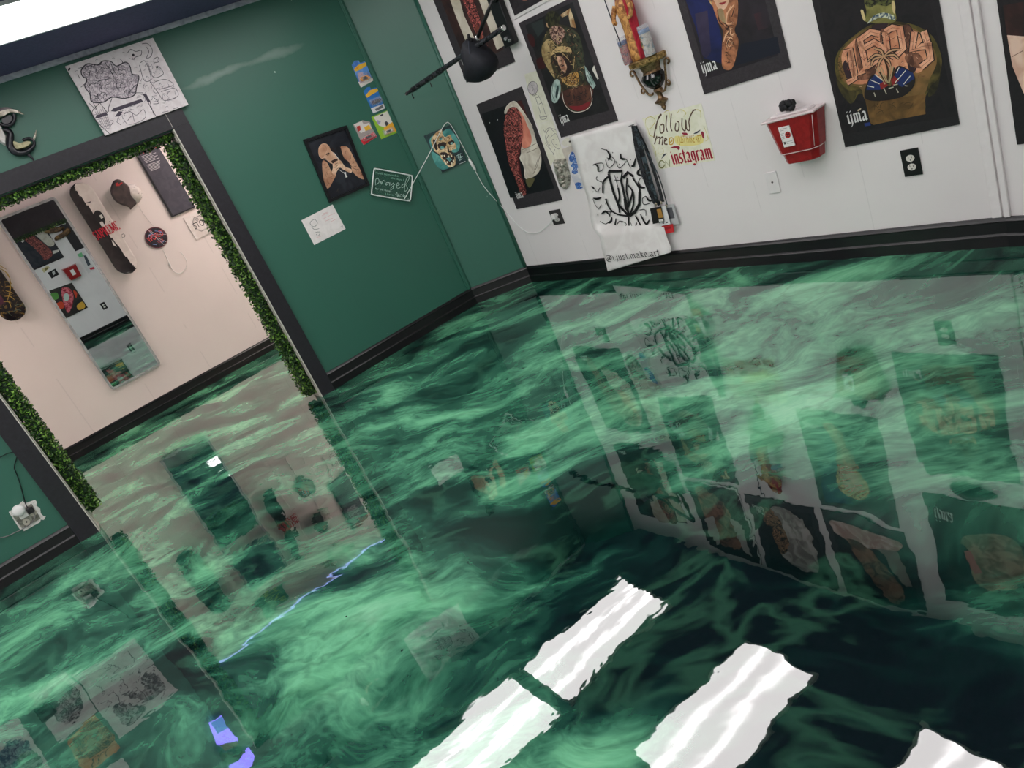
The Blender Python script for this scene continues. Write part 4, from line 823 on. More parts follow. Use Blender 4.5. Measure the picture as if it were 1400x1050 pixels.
for s, (fx, lab, c1, c2, lidc) in ((-1, (-.086, 'glass candle with dark blue and red picture, left of the robed figure', (48, 34, 44), (150, 84, 56), (40, 60, 120))), (1, (.076, 'glass candle with pale blue picture, right of the robed figure', (120, 140, 150), (206, 206, 200), (110, 140, 180)))):
    ec = empty('votive_candle', lab, 'candle', W, c[0] + fx, c[1] + .0165, .066, group='glass votive candles on the shelf')
    hgt = .152 if s < 0 else .165
    bm = bmesh.new(); lathe(bm, [(0, .001), (.029, .001), (.031, .006), (.031, hgt - .03), (0, hgt - .03)], n=18); finish(bm, 'wax', MN(c1, c2, 26, .4, .6, rough=.25, c3=(200, 190, 180) if s > 0 else (150, 40, 44)), ec, smooth=40)
    bm = bmesh.new(); lathe(bm, [(.0312, hgt - .045), (.0316, hgt - .045), (.0316, hgt - .022), (.0312, hgt - .022)], n=18); finish(bm, 'blue_band', M(lidc, .25), ec)
    bm = bmesh.new(); lathe(bm, [(.0316, .004), (.0326, .004), (.0326, hgt), (.0306, hgt), (.0306, hgt - .028)], n=18); finish(bm, 'glass', glassy((225, 228, 232), .22, .08), ec, smooth=40)
    if s > 0:
        bm = bmesh.new(); blob(bm, (-.012, -.0275, .07), (.009, .006, .024)); blob(bm, (-.012, -.029, .103), (.006, .005, .008)); finish(bm, 'picture', MN((60, 70, 60), (206, 160, 110), 40, .4, .6), ec)

# ------------------------------------------------------------------ red sharps container
D = .115; Zs = lambda pts, off: [W.at(1000 + x / 3.5, 100 + y / 3.5, off) for x, y in pts]
fr = Zs([(150, 255), (390, 182), (402, 414), (236, 456)], D); c = ctr(fr); cb = (c[0], fr[2][1])
e = empty('sharps_container', 'red plastic sharps container with a clear lid mounted on the white wall', 'sharps container', W, c[0], cb[1], 0)
x0, x1 = fr[0][0] - c[0], fr[1][0] - c[0]; b0, b1 = fr[3][0] - c[0], fr[2][0] - c[0]; zt = (fr[0][1] + fr[1][1]) / 2 - cb[1]; z0 = (fr[3][1] + fr[2][1]) / 2 - cb[1]
REDP = MN((140, 24, 28), (156, 31, 34), 30, .4, .6, rough=.3)
bm = bmesh.new()
def loop(z, xa, xb, y): 
    ch = .03
    return [bm.verts.new(p) for p in ((xa, -.004, z), (xb, -.004, z), (xb, -y + ch, z), (xb - ch, -y, z), (xa + ch, -y, z), (xa, -y + ch, z))]
def mixv(t): return (b0 + (x0 - b0) * t, b1 + (x1 - b1) * t, (D - .02) + .02 * t, z0 + (zt - z0) * t)
lv = []
for t in (0, .24, .26, 1):
    xa, xb, y, z = mixv(t); k = .006 if t < .25 else 0
    lv.append(loop(z, xa + k, xb - k, y - k))
for i in range(3):
    for k in range(6): bm.faces.new((lv[i][k], lv[i][(k + 1) % 6], lv[i + 1][(k + 1) % 6], lv[i + 1][k]))
bm.faces.new(lv[0]); bm.faces.new(lv[3]); finish(bm, 'bin', REDP, e, bevel=.006)
xa, xb, y, z = mixv(.25); bm = bmesh.new()
for pts in ([(xa - .001, -y + .03, z), (xa + .03, -y - .001, z), (xb - .03, -y - .001, z), (xb + .001, -y + .03, z), (xb + .001, -.01, z)],): tube(bm, pts, .0022, 5)
tube(bm, [(mixv(1)[1] - .012, -D + .005, zt - .01), (mixv(.3)[1] - .012, -mixv(.3)[2] + .003, mixv(.3)[3])], .0018, 5)
finish(bm, 'strap_line', M((226, 200, 200), .4), e)
bm = bmesh.new(); prism(bm, [(x0 - .008, zt), (x1 + .008, zt), (x1 + .008, zt + .012), (x0 - .008, zt + .012)], -.002, -D - .008); finish(bm, 'lid', M((222, 206, 206), .25), e, bevel=.006)
bm = bmesh.new(); prism(bm, [(x0 + .03, zt + .012), (x1 - .03, zt + .012), (x1 - .04, zt + .024), (x0 + .04, zt + .024)], -.02, -D + .02); finish(bm, 'lid_raised_panel', M((230, 222, 222), .25), e, bevel=.004)
lab = Zs([(222, 262), (275, 250), (304, 345), (252, 356)], D + .001); bm = bmesh.new(); lq = [(q[0] - c[0], q[1] - cb[1]) for q in lab]; prism(bm, lq, -D + .004, -D - .0008); lo = finish(bm, 'label', M((232, 230, 228), .4), e)
A = Art(W, (c[0], cb[1])); A.f = lambda p: Zs([p], D + .001)[0]
A.fill((196, 40, 36), ell(270, 295, 14, 16)); A.line((30, 20, 20), .003, *[ell(270 + 6 * math.cos(a), 294 + 7 * math.sin(a), 5, 6, n=10) for a in (PI * 1.5, PI * .17, PI * .83)], smooth=False, closed=True)
A.line((120, 116, 120), .0016, [(232, 270), (266, 262)], [(234, 277), (250, 273)], [(236, 292), (252, 288)], [(238, 300), (252, 296)], [(240, 308), (254, 304)], [(242, 316), (254, 313)], [(262, 330), (292, 322)], [(265, 338), (296, 330)]); A.fill((60, 60, 60), [(250, 330), (258, 328), (261, 340), (253, 342)]); A.build('label_print', lo, -D - .0008)
bm = bmesh.new(); random.seed(4)
for k in range(16): blob(bm, (random.uniform(-.03, .03), random.uniform(-.02, .02), random.uniform(.02, .05)), (.019, .015, .017), jit=.25)
p = W.at(1077, 149, .07); o = finish(bm, 'crumpled_glove', MN((16, 16, 18), (34, 34, 38), 50, .4, .6, rough=.6)); onwall(o, W, p[0], cb[1] + zt + .021, .07); tag(o, 'crumpled black glove lying on the red sharps container', 'glove')

# ------------------------------------------------------------------ plates and outlets
def outlet(label, wall, pts, plate, face, off=.0012, grp='wall outlets'):
    q = [wall.at(*p) for p in pts] if len(pts) == 4 else pts; c = ctr(q)
    w_ = (abs(q[1][0] - q[0][0]) + abs(q[2][0] - q[3][0])) / 2; h_ = (abs(q[0][1] - q[3][1]) + abs(q[1][1] - q[2][1])) / 2
    e = empty('wall_outlet', label, 'outlet', wall, c[0], c[1], off, group=grp)
    bm = bmesh.new(); bx(bm, -w_ / 2, w_ / 2, -.006, 0, -h_ / 2, h_ / 2); finish(bm, 'cover_plate', M(plate, .35), e, bevel=.002)
    for s in (-1, 1):
        bm = bmesh.new(); prism(bm, ell(0, s * h_ * .165, w_ * .235, h_ * .125, n=16), -.006, -.0085); f = finish(bm, 'socket', M(face, .4), e)
        bm = bmesh.new()
        for dx in (-.09, .09): bx(bm, dx * w_ - .0012, dx * w_ + .0012, -.0089, -.0084, s * h_ * .165, s * h_ * .165 + .011)
        prism(bm, ell(0, s * h_ * .165 - .008, .0028, .0028, n=8), -.0084, -.0089); finish(bm, 'slots', M((30, 26, 26)), f)
    bm = bmesh.new(); prism(bm, ell(0, 0, .003, .003, n=10), -.006, -.0075); finish(bm, 'screw', M((120, 116, 110), .3, .6), e)
    return e, c, w_, h_
outlet('white double outlet in a black plate below the 1504 poster', W, [(1230.9, 205.7), (1255.7, 200.9), (1262.3, 237.7), (1237.7, 241.4)], (18, 18, 20), (226, 222, 214))
c = ctr([W.at(*p) for p in ((1045, 236), (1061, 233), (1069, 262), (1053, 265))])
e = empty('blank_plate', 'white blank wall plate with one centre hole below the sharps container', 'wall plate', W, c[0], c[1], .0012)
bm = bmesh.new(); bx(bm, -.036, .036, -.006, 0, -.06, .06); finish(bm, 'cover_plate', M((232, 228, 228), .35), e, bevel=.002)
bm = bmesh.new(); prism(bm, ell(0, .002, .006, .006, n=12), -.0058, -.0072); finish(bm, 'hole', M((70, 60, 60), .4), e)
e, c, w_, h_ = outlet('small outlet in a worn black plate with a white plug, below the red sleeve poster', W, [(752, 288), (767, 285), (771, 305), (757, 308)], (56, 54, 54), (214, 212, 210))
bm = bmesh.new(); bx(bm, -.024, .02, -.036, -.009, -.006, .034); o = finish(bm, 'usb_charger', M((236, 234, 232), .35), None, bevel=.004); onwall(o, W, c[0], c[1], .0012); tag(o, 'white charger plugged into the outlet below the red sleeve poster', 'charger')

# ------------------------------------------------------------------ boom arm with hooded head on the white wall
BK = M((18, 18, 22), .35, 0, .5); OFF = .34
def wp(x, y, off): q = W.at(x, y, off); return W.P(q[0], q[1], off)
def bl_(x, y): return (550 + x / 8.235, 20 + y / 8.235)
base = W.P(.815, 1.86, 0)
e = empty('boom_arm', 'black boom arm with a hooded black head in front of the forearm poster', 'boom arm', loc=base, rz=W.ang)
inv = Matrix.Rotation(-W.ang, 3, 'Z')
def lc(P): return inv @ (P - base)
pl = bmesh.new(); prism(pl, [(-.055, -.16), (.045, -.16), (.055, -.15), (.055, .16), (-.055, .16)], -.0005, -.045); finish(pl, 'wall_bracket', BK, e, bevel=.006)
bm = bmesh.new()
prism(bm, ell(.02, -.13, .009, .009, n=10), -.045, -.056); finish(bm, 'bolt', M((220, 220, 222), .2, .7), e); bm = bmesh.new(); prism(bm, ell(-.008, -.11, .011, .011, n=10), -.045, -.056)
finish(bm, 'bolt', M((220, 220, 222), .2, .7), e)
P0 = wp(*bl_(1130, 155), OFF); P1 = wp(*bl_(50, 890), OFF + .06); PJ = wp(*bl_(845, 265), OFF)
bm = bmesh.new(); tube(bm, [lc(P0), lc(P0 + (P1 - P0) * .62)], .016, 10); tube(bm, [lc(P0 + (P1 - P0) * .60), lc(P0 + (P1 - P0) * .93)], .019, 10); tube(bm, [lc(P0 + (P1 - P0) * .93), lc(P1)], .013, 8); finish(bm, 'boom', MN((22, 22, 26), (52, 54, 58), 30, .4, .6, rough=.25), e, smooth=40)
bm = bmesh.new(); d_ = (P1 - P0).normalized(); tube(bm, [lc(P1 - d_ * .012), lc(P1 + d_ * .012)], .010, 8); finish(bm, 'chrome_tip', M((206, 208, 206), .2, .8), e); bm = bmesh.new(); tube(bm, [lc(P0), lc(P0 - d_ * .014)], .0165, 8); finish(bm, 'chrome_tip', M((206, 208, 206), .2, .8), e)
PT = lc(wp(*bl_(960, -20), OFF)); top = Vector((0.0, -.03, .12))
bm = bmesh.new(); tube(bm, [lc(PJ), PT, PT + (PT - lc(PJ)) * .9, top], .012, 8); finish(bm, 'support_rod', BK, e)
bm = bmesh.new(); blob(bm, lc(PJ), (.014, .014, .02)); finish(bm, 'joint', M((190, 192, 190), .2, .8), e)
for (x, y) in ((330, 770), (125, 900)):
    a = wp(*bl_(x - 20, y - 30), OFF + .05); b_ = wp(*bl_(x, y + 35), OFF + .05)
    bm = bmesh.new(); tube(bm, [lc(a), lc((a + b_) / 2) + Vector((.004, -.006, 0)), lc(b_)], .0035, 6); blob(bm, lc(b_), (.007, .006, .007)); blob(bm, lc(a), (.006, .006, .006)); finish(bm, 'clamp_hook', BK, e)
# hood: a rounded dish seen from the side
hood = [(745, 270), (790, 285), (850, 330), (930, 410), (1000, 490), (1030, 580), (1010, 670), (940, 735), (860, 755), (780, 730), (770, 560), (725, 400), (735, 320)]
hq = [lc(wp(*bl_(*p), OFF)) for p in hood]; hq = [Vector(q) for q in cat([tuple(q) for q in hq], True, 3)]; bm = bmesh.new(); cc = sum(hq, Vector()) / len(hq)
rings = []
for k, (sc_, dy) in enumerate(((.6, .085), (.88, .06), (1.0, .02), (1.0, -.02), (.9, -.06), (.6, -.09))):
    rings.append([bm.verts.new((cc.x + (p.x - cc.x) * sc_, cc.y + dy, cc.z + (p.z - cc.z) * sc_)) for p in hq])
for i in range(5):
    for k in range(len(hq)): bm.faces.new((rings[i][k], rings[i][(k + 1) % len(hq)], rings[i + 1][(k + 1) % len(hq)], rings[i + 1][k]))
bm.faces.new(rings[0]); bm.faces.new(rings[-1]); o = finish(bm, 'hood', MN((12, 15, 22), (22, 26, 36), 20, .35, .65, rough=.7), e, smooth=70)
random.seed(3)
for G_2 in (((752, 262), (735, 300), (728, 320), (775, 285), (748, 245)), ((708, 640), (700, 690), (715, 715), (760, 725), (720, 665))):
    bm = bmesh.new()
    for x, y in G_2: blob(bm, lc(wp(*bl_(x, y), OFF + .02)), (.012, .008, .014), jit=.25)
    finish(bm, 'drawstring', M((14, 14, 18), .7), e)
bm = bmesh.new(); tube(bm, [lc(wp(*bl_(745, 300), OFF + .07)), lc(wp(*bl_(765, 500), OFF + .085)), lc(wp(*bl_(785, 715), OFF + .06))], .004, 6); finish(bm, 'seam', M((34, 40, 52), .6), e)

# ------------------------------------------------------------------ green wall, around the opening
# boxwood garlands lining the opening
LEAF = [MN((30, 62, 24), (58, 98, 38), 60, .4, .6, rough=.4), MN((84, 128, 48), (128, 168, 72), 60, .4, .6, rough=.4), MN((14, 36, 20), (30, 58, 30), 60, .4, .6, rough=.45)]
def garland(label, boxes, n, seed):
    random.seed(seed)
    bm = bmesh.new()
    for (x0, x1, y0, y1, z0, z1) in boxes: bx(bm, x0 + .012, x1 - .012, y0 + .012, y1 - .008, z0, z1, 2)
    vol = [(b[1] - b[0] + .1) * (b[5] - b[4] + .1) for b in boxes]
    for _ in range(n):
        b = random.choices(boxes, vol)[0]; p = Vector((random.uniform(b[0], b[1]), random.uniform(b[2], b[3]), random.uniform(b[4], b[5])))
        k = random.randrange(3)
        if k == 0: p.y = b[2] + random.uniform(-.012, .01)
        elif k == 1 and b[1] - b[0] < .3: p.x = (b[0] if b[0] > 3.8 or b[1] - b[0] > .3 else b[1]) + random.uniform(-.014, .014)
        elif k == 1: p.z = b[4] + random.uniform(-.014, .014)
        l = random.uniform(.008, .015); d = Vector((random.gauss(0, 1), random.gauss(0, 1), random.gauss(0, 1))).normalized(); a = d.cross(Vector((random.gauss(0, 1), random.gauss(0, 1), 1))).normalized(); nn = d.cross(a)
        v = [bm.verts.new(q) for q in (p - d * l, p + a * l * .6 + nn * .002, p + d * l, p - a * l * .6 + nn * .002)]
        bm.faces.new(v).material_index = random.choices((0, 1, 2), (5, 4, 3))[0]
    me = bpy.data.meshes.new('boxwood_garland'); bm.to_mesh(me); bm.free()
    for mm in LEAF: me.materials.append(mm)
    o = link('boxwood_garland', me); onwall(o, G1, 0, 0); tag(o, label, 'garland', 'boxwood garlands around the opening'); return o
YA, YB = .016, .19
garland('boxwood garland down the right side of the wide opening', [(DR + 3 - .076, DR + 3 - .009, YA, YB, .04, DT - .062)], 5200, 1)
garland('boxwood garland across the top of the wide opening', [(DL + 3 + .01, DR + 3 - .009, YA, YB, DT - .042, DT - .009)], 3800, 2)
garland('boxwood garland down the left side of the wide opening', [(DL + 3 + .009, DL + 3 + .085, YA, YB, .13, DT - .062)], 5200, 3)

# doodle canvas over the opening
q = [(3.836, 2.602), (4.392, 2.604), (4.388, 2.174), (3.832, 2.174)]
c = ctr(q); e, c = sheet('doodle_canvas', 'square white canvas covered in black ink doodles, hung above the opening', 'canvas', G1, q, .02, MN((226, 216, 218), (236, 228, 230), 30, .4, .6, rough=.7), .0245)
A = Art(G1, c).px(80, 40, 6.56, .045); K = (44, 40, 50); K2 = (120, 112, 122)
cloud = [(205, 365), (260, 310), (350, 320), (400, 285), (470, 290), (520, 330), (600, 295), (640, 330), (660, 400), (720, 420), (700, 520), (680, 590), (590, 620), (480, 610), (400, 655), (300, 650), (280, 580), (235, 510), (255, 450), (215, 420)]
A.fill(MN((150, 138, 148), (222, 210, 216), 46, .42, .58, dist=2), cloud, smooth=True)
A.scribble(K, cloud, 90, 40, .0032, 4); A.scribble((196, 188, 196), cloud, 40, 36, .003, 6); A.scribble(K2, [(700, 430), (860, 430), (1050, 500), (1080, 640), (900, 680), (700, 700), (560, 830), (470, 850), (480, 760), (700, 640)], 70, 40, .0024, 8); A.scribble(K2, [(740, 300), (900, 260), (950, 400), (780, 460)], 30, 30, .0022, 9)
A.line(K, .006, cloud, closed=True); A.line(K, .0045, [(170, 350), (210, 345), (270, 330), (330, 310)], [(550, 265), (575, 300), (530, 330)], [(430, 320), (470, 380), (520, 470)], [(470, 300), (500, 380), (530, 410)], [(360, 500), (400, 500)], [(380, 520), (390, 540)], [(350, 470), (380, 460), (480, 440)], [(530, 540), (520, 490), (560, 480), (580, 500)], taper=True)
A.line((84, 78, 88), .0036, [(620, 210), (650, 180), (690, 200), (740, 190), (740, 230), (690, 250), (670, 270), (630, 260)], [(750, 130), (800, 130), (840, 180), (830, 240), (790, 260), (810, 200), (790, 160)], [(725, 320), (770, 460), (830, 440), (780, 290), (735, 300)], [(800, 300), (850, 430), (940, 400), (900, 330)], [(850, 270), (890, 250), (900, 290), (860, 300)], [(870, 470), (960, 450), (1030, 500), (900, 540)], [(920, 560), (1040, 530), (1070, 600), (950, 640), (930, 590)], [(820, 470), (900, 580), (930, 640)], [(840, 600), (900, 660), (850, 670)], [(720, 480), (640, 560), (760, 570)], [(300, 640), (340, 720), (270, 660)], [(260, 470), (200, 520)], [(190, 440), (170, 400)])
A.line(K, .0035, [(370, 660), (300, 770), (460, 940)], [(370, 660), (440, 750)], [(480, 620), (450, 700), (450, 740)], [(820, 690), (880, 790)], [(830, 690), (860, 780)], [(800, 650), (830, 700), (820, 640)]); A.line(K2, .002, *[[(330 + i * 16, 740 - i * 8), (410 + i * 12, 900 - i * 5)] for i in range(6)], *[[(310 + i * 14, 770 + i * 22), (440 + i * 4, 740 + i * 24)] for i in range(7)])
A.fill((70, 62, 76), [(470, 735), (490, 710), (740, 625), (760, 650), (510, 740)], [(330, 795), (340, 770), (430, 745), (440, 770), (350, 800)], [(505, 785), (540, 735), (575, 740), (550, 780)], [(750, 575), (790, 585), (825, 650), (800, 655)]); A.line((90, 82, 92), .003, [(430, 830), (490, 820), (470, 860), (440, 840)], [(590, 760), (640, 740), (700, 770), (760, 720), (780, 790), (700, 840), (620, 850), (580, 800)], [(520, 830), (560, 860)], [(620, 820), (650, 780)], [(660, 740), (680, 830)], [(930, 745), (985, 735)], [(1030, 715), (1070, 700)])
A.fill(K, ell(883, 340, 9, 14, .2), ell(96, 360, 9, 16, .5), ell(670, 232, 12, 12), [(660, 250), (685, 280), (670, 270)]); A.line(K2, .002, *[[(x, y), (x + 12, y - 9), (x + 24, y - 4)] for x, y in ((330, 280), (480, 265), (570, 215), (680, 350), (200, 520), (240, 590), (860, 540), (900, 500), (870, 640), (700, 700), (640, 700), (960, 700), (580, 840), (150, 380), (700, 620), (650, 790), (720, 380))]); A.build('doodle_print', e, -.02)

# horned mask at the left edge
c = G1.at(18, 180, .03); e = empty('horned_mask', 'black and silver horned wall mask at the left edge above the opening', 'wall mask', G1, c[0], c[1], .0012)
T = lambda pts: [(lambda q: (q[0] - c[0], q[1] - c[1]))(G1.at(x / 8.08, 100 + y / 8.08, .03)) for x, y in pts]
MB_ = M((26, 26, 34), .28, 0, .55); MS = MN((150, 140, 124), (222, 214, 200), 30, .4, .6, rough=.35, metal=.3)
bm = bmesh.new(); prism(bm, T(cat([(-160, 470), (-60, 400), (60, 372), (140, 388), (100, 420), (20, 460), (0, 500), (-90, 520)], True)), -.002, -.035, taper=.93); finish(bm, 'brow_band', MN((84, 74, 80), (130, 118, 120), 20, .4, .6, rough=.3), e, bevel=.004)
bm = bmesh.new(); prism(bm, T(cat([(-140, 520), (-30, 440), (70, 402), (190, 408), (272, 462), (190, 442), (110, 440), (40, 480), (-40, 500)], True)), -.03, -.045, taper=.9); finish(bm, 'horn', MS, e, bevel=.004)
bm = bmesh.new(); P_ = T(cat([(0, 555), (60, 580), (130, 560), (160, 500), (150, 450)])); tube(bm, [(p[0], -.025, p[1]) for p in P_], .011, 10); P_ = T([(60, 510), (95, 490)]); prism(bm, T(ell(80, 510, 62, 55)), -.002, -.014); finish(bm, 'eye_ring', MB_, e, smooth=40)
bm = bmesh.new(); prism(bm, T([(-70, 540), (8, 560), (40, 640), (75, 700), (70, 808), (0, 765), (-60, 740)]), -.002, -.04, taper=.8); finish(bm, 'cheek_plate', MN((206, 200, 196), (236, 232, 228), 20, .4, .6, rough=.3), e, bevel=.004)
bm = bmesh.new(); P_ = T(cat([(40, 620), (110, 650), (112, 740), (120, 820), (190, 880), (290, 870), (365, 810), (375, 750), (320, 715), (250, 740)])); tube(bm, [(p[0], -.022, p[1]) for p in P_], [.008 + .013 * math.sin(PI * min(1, (i + 3) / 36)) for i in range(len(P_))], 10); finish(bm, 'jaw_coil', MB_, e, smooth=40)
bm = bmesh.new(); prism(bm, T(cat([(138, 752), (215, 775), (300, 752), (352, 765), (310, 810), (240, 835), (168, 842)], True)), -.002, -.044, taper=.9); finish(bm, 'jaw_inlay', MN((160, 154, 118), (196, 190, 150), 24, .4, .6, rough=.4), e, bevel=.003)
bm = bmesh.new(); P_ = T([(372, 730), (388, 690), (400, 628)]); tube(bm, [(p[0], -.022, p[1]) for p in P_], [.007, .006, .002], 8); finish(bm, 'tusk', MS, e)
bm = bmesh.new(); P_ = T(cat([(285, 870), (320, 905), (360, 940), (380, 988)])); tube(bm, [(p[0], -.016, p[1]) for p in P_], [.011 - .0005 * i for i in range(len(P_))], 8); finish(bm, 'chin_hook', MB_, e)

# framed portrait
Zp = lambda pts, off=0: [G1.at(410 + x / 8.07, 160 + y / 8.07, off) for x, y in pts]
oq = Zp([(40, 250), (515, 90), (770, 752), (330, 945)], .02); c = ctr(oq); e = empty('framed_portrait', 'black framed portrait of a bald man in a dark vest on the green wall', 'framed picture', G1, c[0], c[1], .0012)
iq = [(c[0] + (p[0] - c[0]) * .88, c[1] + (p[1] - c[1]) * .91) for p in oq]
L2 = lambda q: [(p[0] - c[0], p[1] - c[1]) for p in q]
bm = bmesh.new(); a = L2(oq); b = L2(iq)
for i in range(4): prism(bm, [a[i], a[(i + 1) % 4], b[(i + 1) % 4], b[i]], 0, -.022)
finish(bm, 'frame', MN((14, 16, 20), (26, 28, 32), 30, .4, .6, rough=.3), e)
bm = bmesh.new(); prism(bm, b, 0, -.008); pic = finish(bm, 'picture', MN((26, 30, 38), (44, 48, 56), 9, .4, .6, rough=.3), e)
A = Art(G1, c); A.f = lambda p: Zp([p], .012)[0]
SK = MN((196, 150, 120), (232, 196, 168), 12, .35, .65); SK2 = MN((168, 116, 88), (212, 166, 134), 12, .35, .65)
A.fill(SK2, [(450, 335), (485, 320), (530, 335), (565, 385), (600, 455), (640, 530), (712, 672), (665, 675), (590, 610), (545, 500), (490, 450)], [(250, 490), (300, 500), (345, 590), (395, 640), (370, 700), (322, 782), (290, 772), (256, 650)], smooth=True)
A.fill(SK, [(205, 370), (222, 315), (270, 288), (318, 315), (345, 370), (390, 410), (420, 465), (380, 510), (340, 510), (290, 470), (250, 465), (215, 430)], smooth=True)
A.fill(SK2, [(205, 380), (225, 320), (260, 300), (300, 350), (260, 440), (230, 445)], smooth=True); A.fill((40, 30, 30), [(340, 330), (370, 345), (395, 380), (380, 395), (350, 365)], smooth=True)
A.fill(MN((206, 160, 128), (240, 206, 176), 16, .4, .6), [(362, 490), (400, 465), (450, 480), (500, 545), (575, 580), (560, 615), (480, 580), (440, 560), (400, 620), (400, 645), (355, 610), (365, 560)], smooth=True)
A.fill((64, 42, 34), [(348, 488), (372, 470), (408, 462), (420, 478), (392, 492), (366, 512)], [(288, 408), (318, 394), (326, 404), (296, 418)], smooth=True); A.scribble((120, 80, 60), [(255, 500), (300, 510), (380, 660), (320, 770), (290, 760)], 14, 40, .0026, 3); A.scribble((110, 74, 56), [(460, 340), (520, 340), (700, 660), (660, 660), (560, 500)], 16, 40, .0026, 4)
A.line((50, 34, 30), .0035, [(290, 410), (320, 395), (330, 410)], [(250, 465), (275, 455), (300, 470)], [(370, 500), (385, 470), (410, 462)], [(300, 425), (325, 415)], [(390, 520), (420, 505)], [(385, 560), (425, 525)], [(400, 580), (430, 560)], [(480, 450), (540, 510), (600, 570), (660, 580)], taper=True)
A.line((240, 238, 232), .004, [(372, 390), (428, 462)]); A.line((226, 226, 222), .003, [(440, 582), (465, 605), (495, 612)]); A.fill((232, 232, 228), [(485, 620), (508, 605), (512, 640), (528, 660), (505, 668), (500, 640)])
A.fill((22, 22, 26), [(400, 340), (450, 340), (480, 450), (530, 500), (500, 510), (440, 450)], [(330, 520), (360, 530), (350, 600)], smooth=True); A.line((90, 76, 66), .002, [(410, 820), (425, 790), (430, 840)]); A.build('portrait_print', pic, -.008)

# white card
o, c = sheet('sketch_card', 'white card with a small ink figure sketch below the framed portrait', 'card', G1, [G1.at(*p) for p in ((411.8, 301.3), (454.5, 279.5), (472.5, 313), (429.5, 335))], .0012, MN((236, 230, 228), (244, 238, 236), 20, .4, .6), .0012)
A = Art(G1, c).px(350, 200, 4); A.line((96, 104, 98), .003, [(300, 410), (320, 400), (335, 420), (318, 440), (296, 425), (300, 410)], [(300, 440), (320, 455), (345, 450)], [(325, 470), (350, 470), (340, 490), (328, 480)]); A.line((220, 150, 150), .0018, [(330, 500), (365, 488)], [(360, 380), (395, 362)], [(370, 395), (430, 365)], [(378, 410), (420, 392)], [(410, 412), (438, 398)], [(365, 370), (390, 360)]); A.line((150, 130, 150), .002, [(462, 440), (474, 434), (470, 448)]); A.build('sketch', o, -.0012)

# clear sign with white border
Zs2 = lambda pts, off=.02: [G1.at(500 + x / 15, 220 + y / 15, off) for x, y in pts]
out = [(130, 160), (190, 128), (260, 135), (900, 262), (975, 300), (985, 380), (955, 790), (925, 845), (850, 850), (150, 735), (82, 700), (78, 620)]
oq = Zs2(out); c = ctr(oq); e = empty('acrylic_sign', 'clear tilted acrylic sign with white border reading prayed, right of the portrait', 'sign', G1, c[0], c[1], .004)
bm = bmesh.new(); prism(bm, [(p[0] - c[0], p[1] - c[1]) for p in oq], -.012, -.016); SIGN = e; finish(bm, 'clear_plate', glassy((60, 110, 92), .25, .08), e)
rim = cat([(165, 200), (190, 172), (250, 170), (880, 290), (940, 320), (950, 380), (920, 740), (895, 805), (840, 815), (170, 700), (125, 660), (122, 610)], True); P_ = Zs2(rim); P_.append(P_[0])
bm = bmesh.new(); tube(bm, [(p[0] - c[0], -.019, p[1] - c[1]) for p in P_], .0052, 6, cap=False); finish(bm, 'white_border', M((238, 242, 238), .4), e)
A = Art(G1, c); A.f = lambda p: Zs2([p])[0]; Wt = (206, 226, 216); Wt2 = (150, 190, 172)
A.text(Wt2, 'I still remember', (205, 262), (700, 332), .016); A.text(Wt2, 'the days I', (515, 365), (775, 410), .015); A.text(Wt, 'for the things', (195, 582), (520, 640), .014); A.text(Wt2, 'I have', (405, 690), (565, 715), .014)
A.line(Wt, .0032, [(200, 500), (205, 380), (260, 370), (270, 440), (215, 480)], [(290, 470), (315, 420), (320, 480), (360, 400), (400, 430)], [(470, 440), (420, 450), (420, 500), (480, 440), (490, 510)], [(510, 440), (520, 500), (570, 450), (560, 560), (510, 590), (520, 550), (600, 480)], [(620, 520), (690, 480), (650, 450), (630, 540), (680, 560), (720, 530)], [(770, 490), (740, 500), (740, 550), (790, 510), (840, 360), (900, 330), (850, 440), (800, 520), (800, 620), (860, 580), (830, 500)], [(610, 690), (640, 650), (650, 730), (680, 670), (670, 740)], [(710, 690), (700, 730), (740, 740), (745, 690), (715, 690)], [(770, 680), (770, 740), (800, 710), (810, 760), (850, 690)])
A.build('lettering', e, -.0165)
for x, y in ((200, 200), (880, 780)):
    bm = bmesh.new(); p = Zs2([(x, y)])[0]; tube(bm, [(p[0] - c[0], 0, p[1] - c[1]), (p[0] - c[0], -.012, p[1] - c[1])], .004, 8); finish(bm, 'standoff', M((190, 196, 192), .3, .6), e)
# its cord over the skull tile to the outlet
pts = [G1.P(*G1.at(553, 272, .03), .03), G1.P(*G1.at(565, 250, .03), .03), G2.P(*G2.at(586, 212, .03), .03), G2.P(*G2.at(600, 184, .032), .032), G2.P(*G2.at(610, 168, .026), .026), G2.P(*G2.at(617, 172, .026), .026), G2.P(*G2.at(630, 195, .026), .026), G2.P(*G2.at(643, 220, .012), .012), G2.P(*G2.at(652, 238, .012), .012), G2.P(*G2.at(664, 258, .02), .02), W.P(*W.at(690, 287, .006), .006), W.P(*W.at(708, 308, .006), .006), W.P(*W.at(722, 318, .006), .006), W.P(*W.at(738, 317, .01), .01), W.P(*W.at(752, 305, .02), .02), W.P(*W.at(757, 297, .032), .032)]
bpy.context.view_layer.update(); INV = SIGN.matrix_world.inverted(); pts = [INV @ p for p in pts]; base = Vector()
bm = bmesh.new(); tube(bm, cat([tuple(p - base) for p in pts], n=4), .0028, 6); CORD = finish(bm, 'power_cord', M((232, 236, 232), .45), SIGN, smooth=60); CORD['label'] = 'thin white cord with inline switch running to the charger'
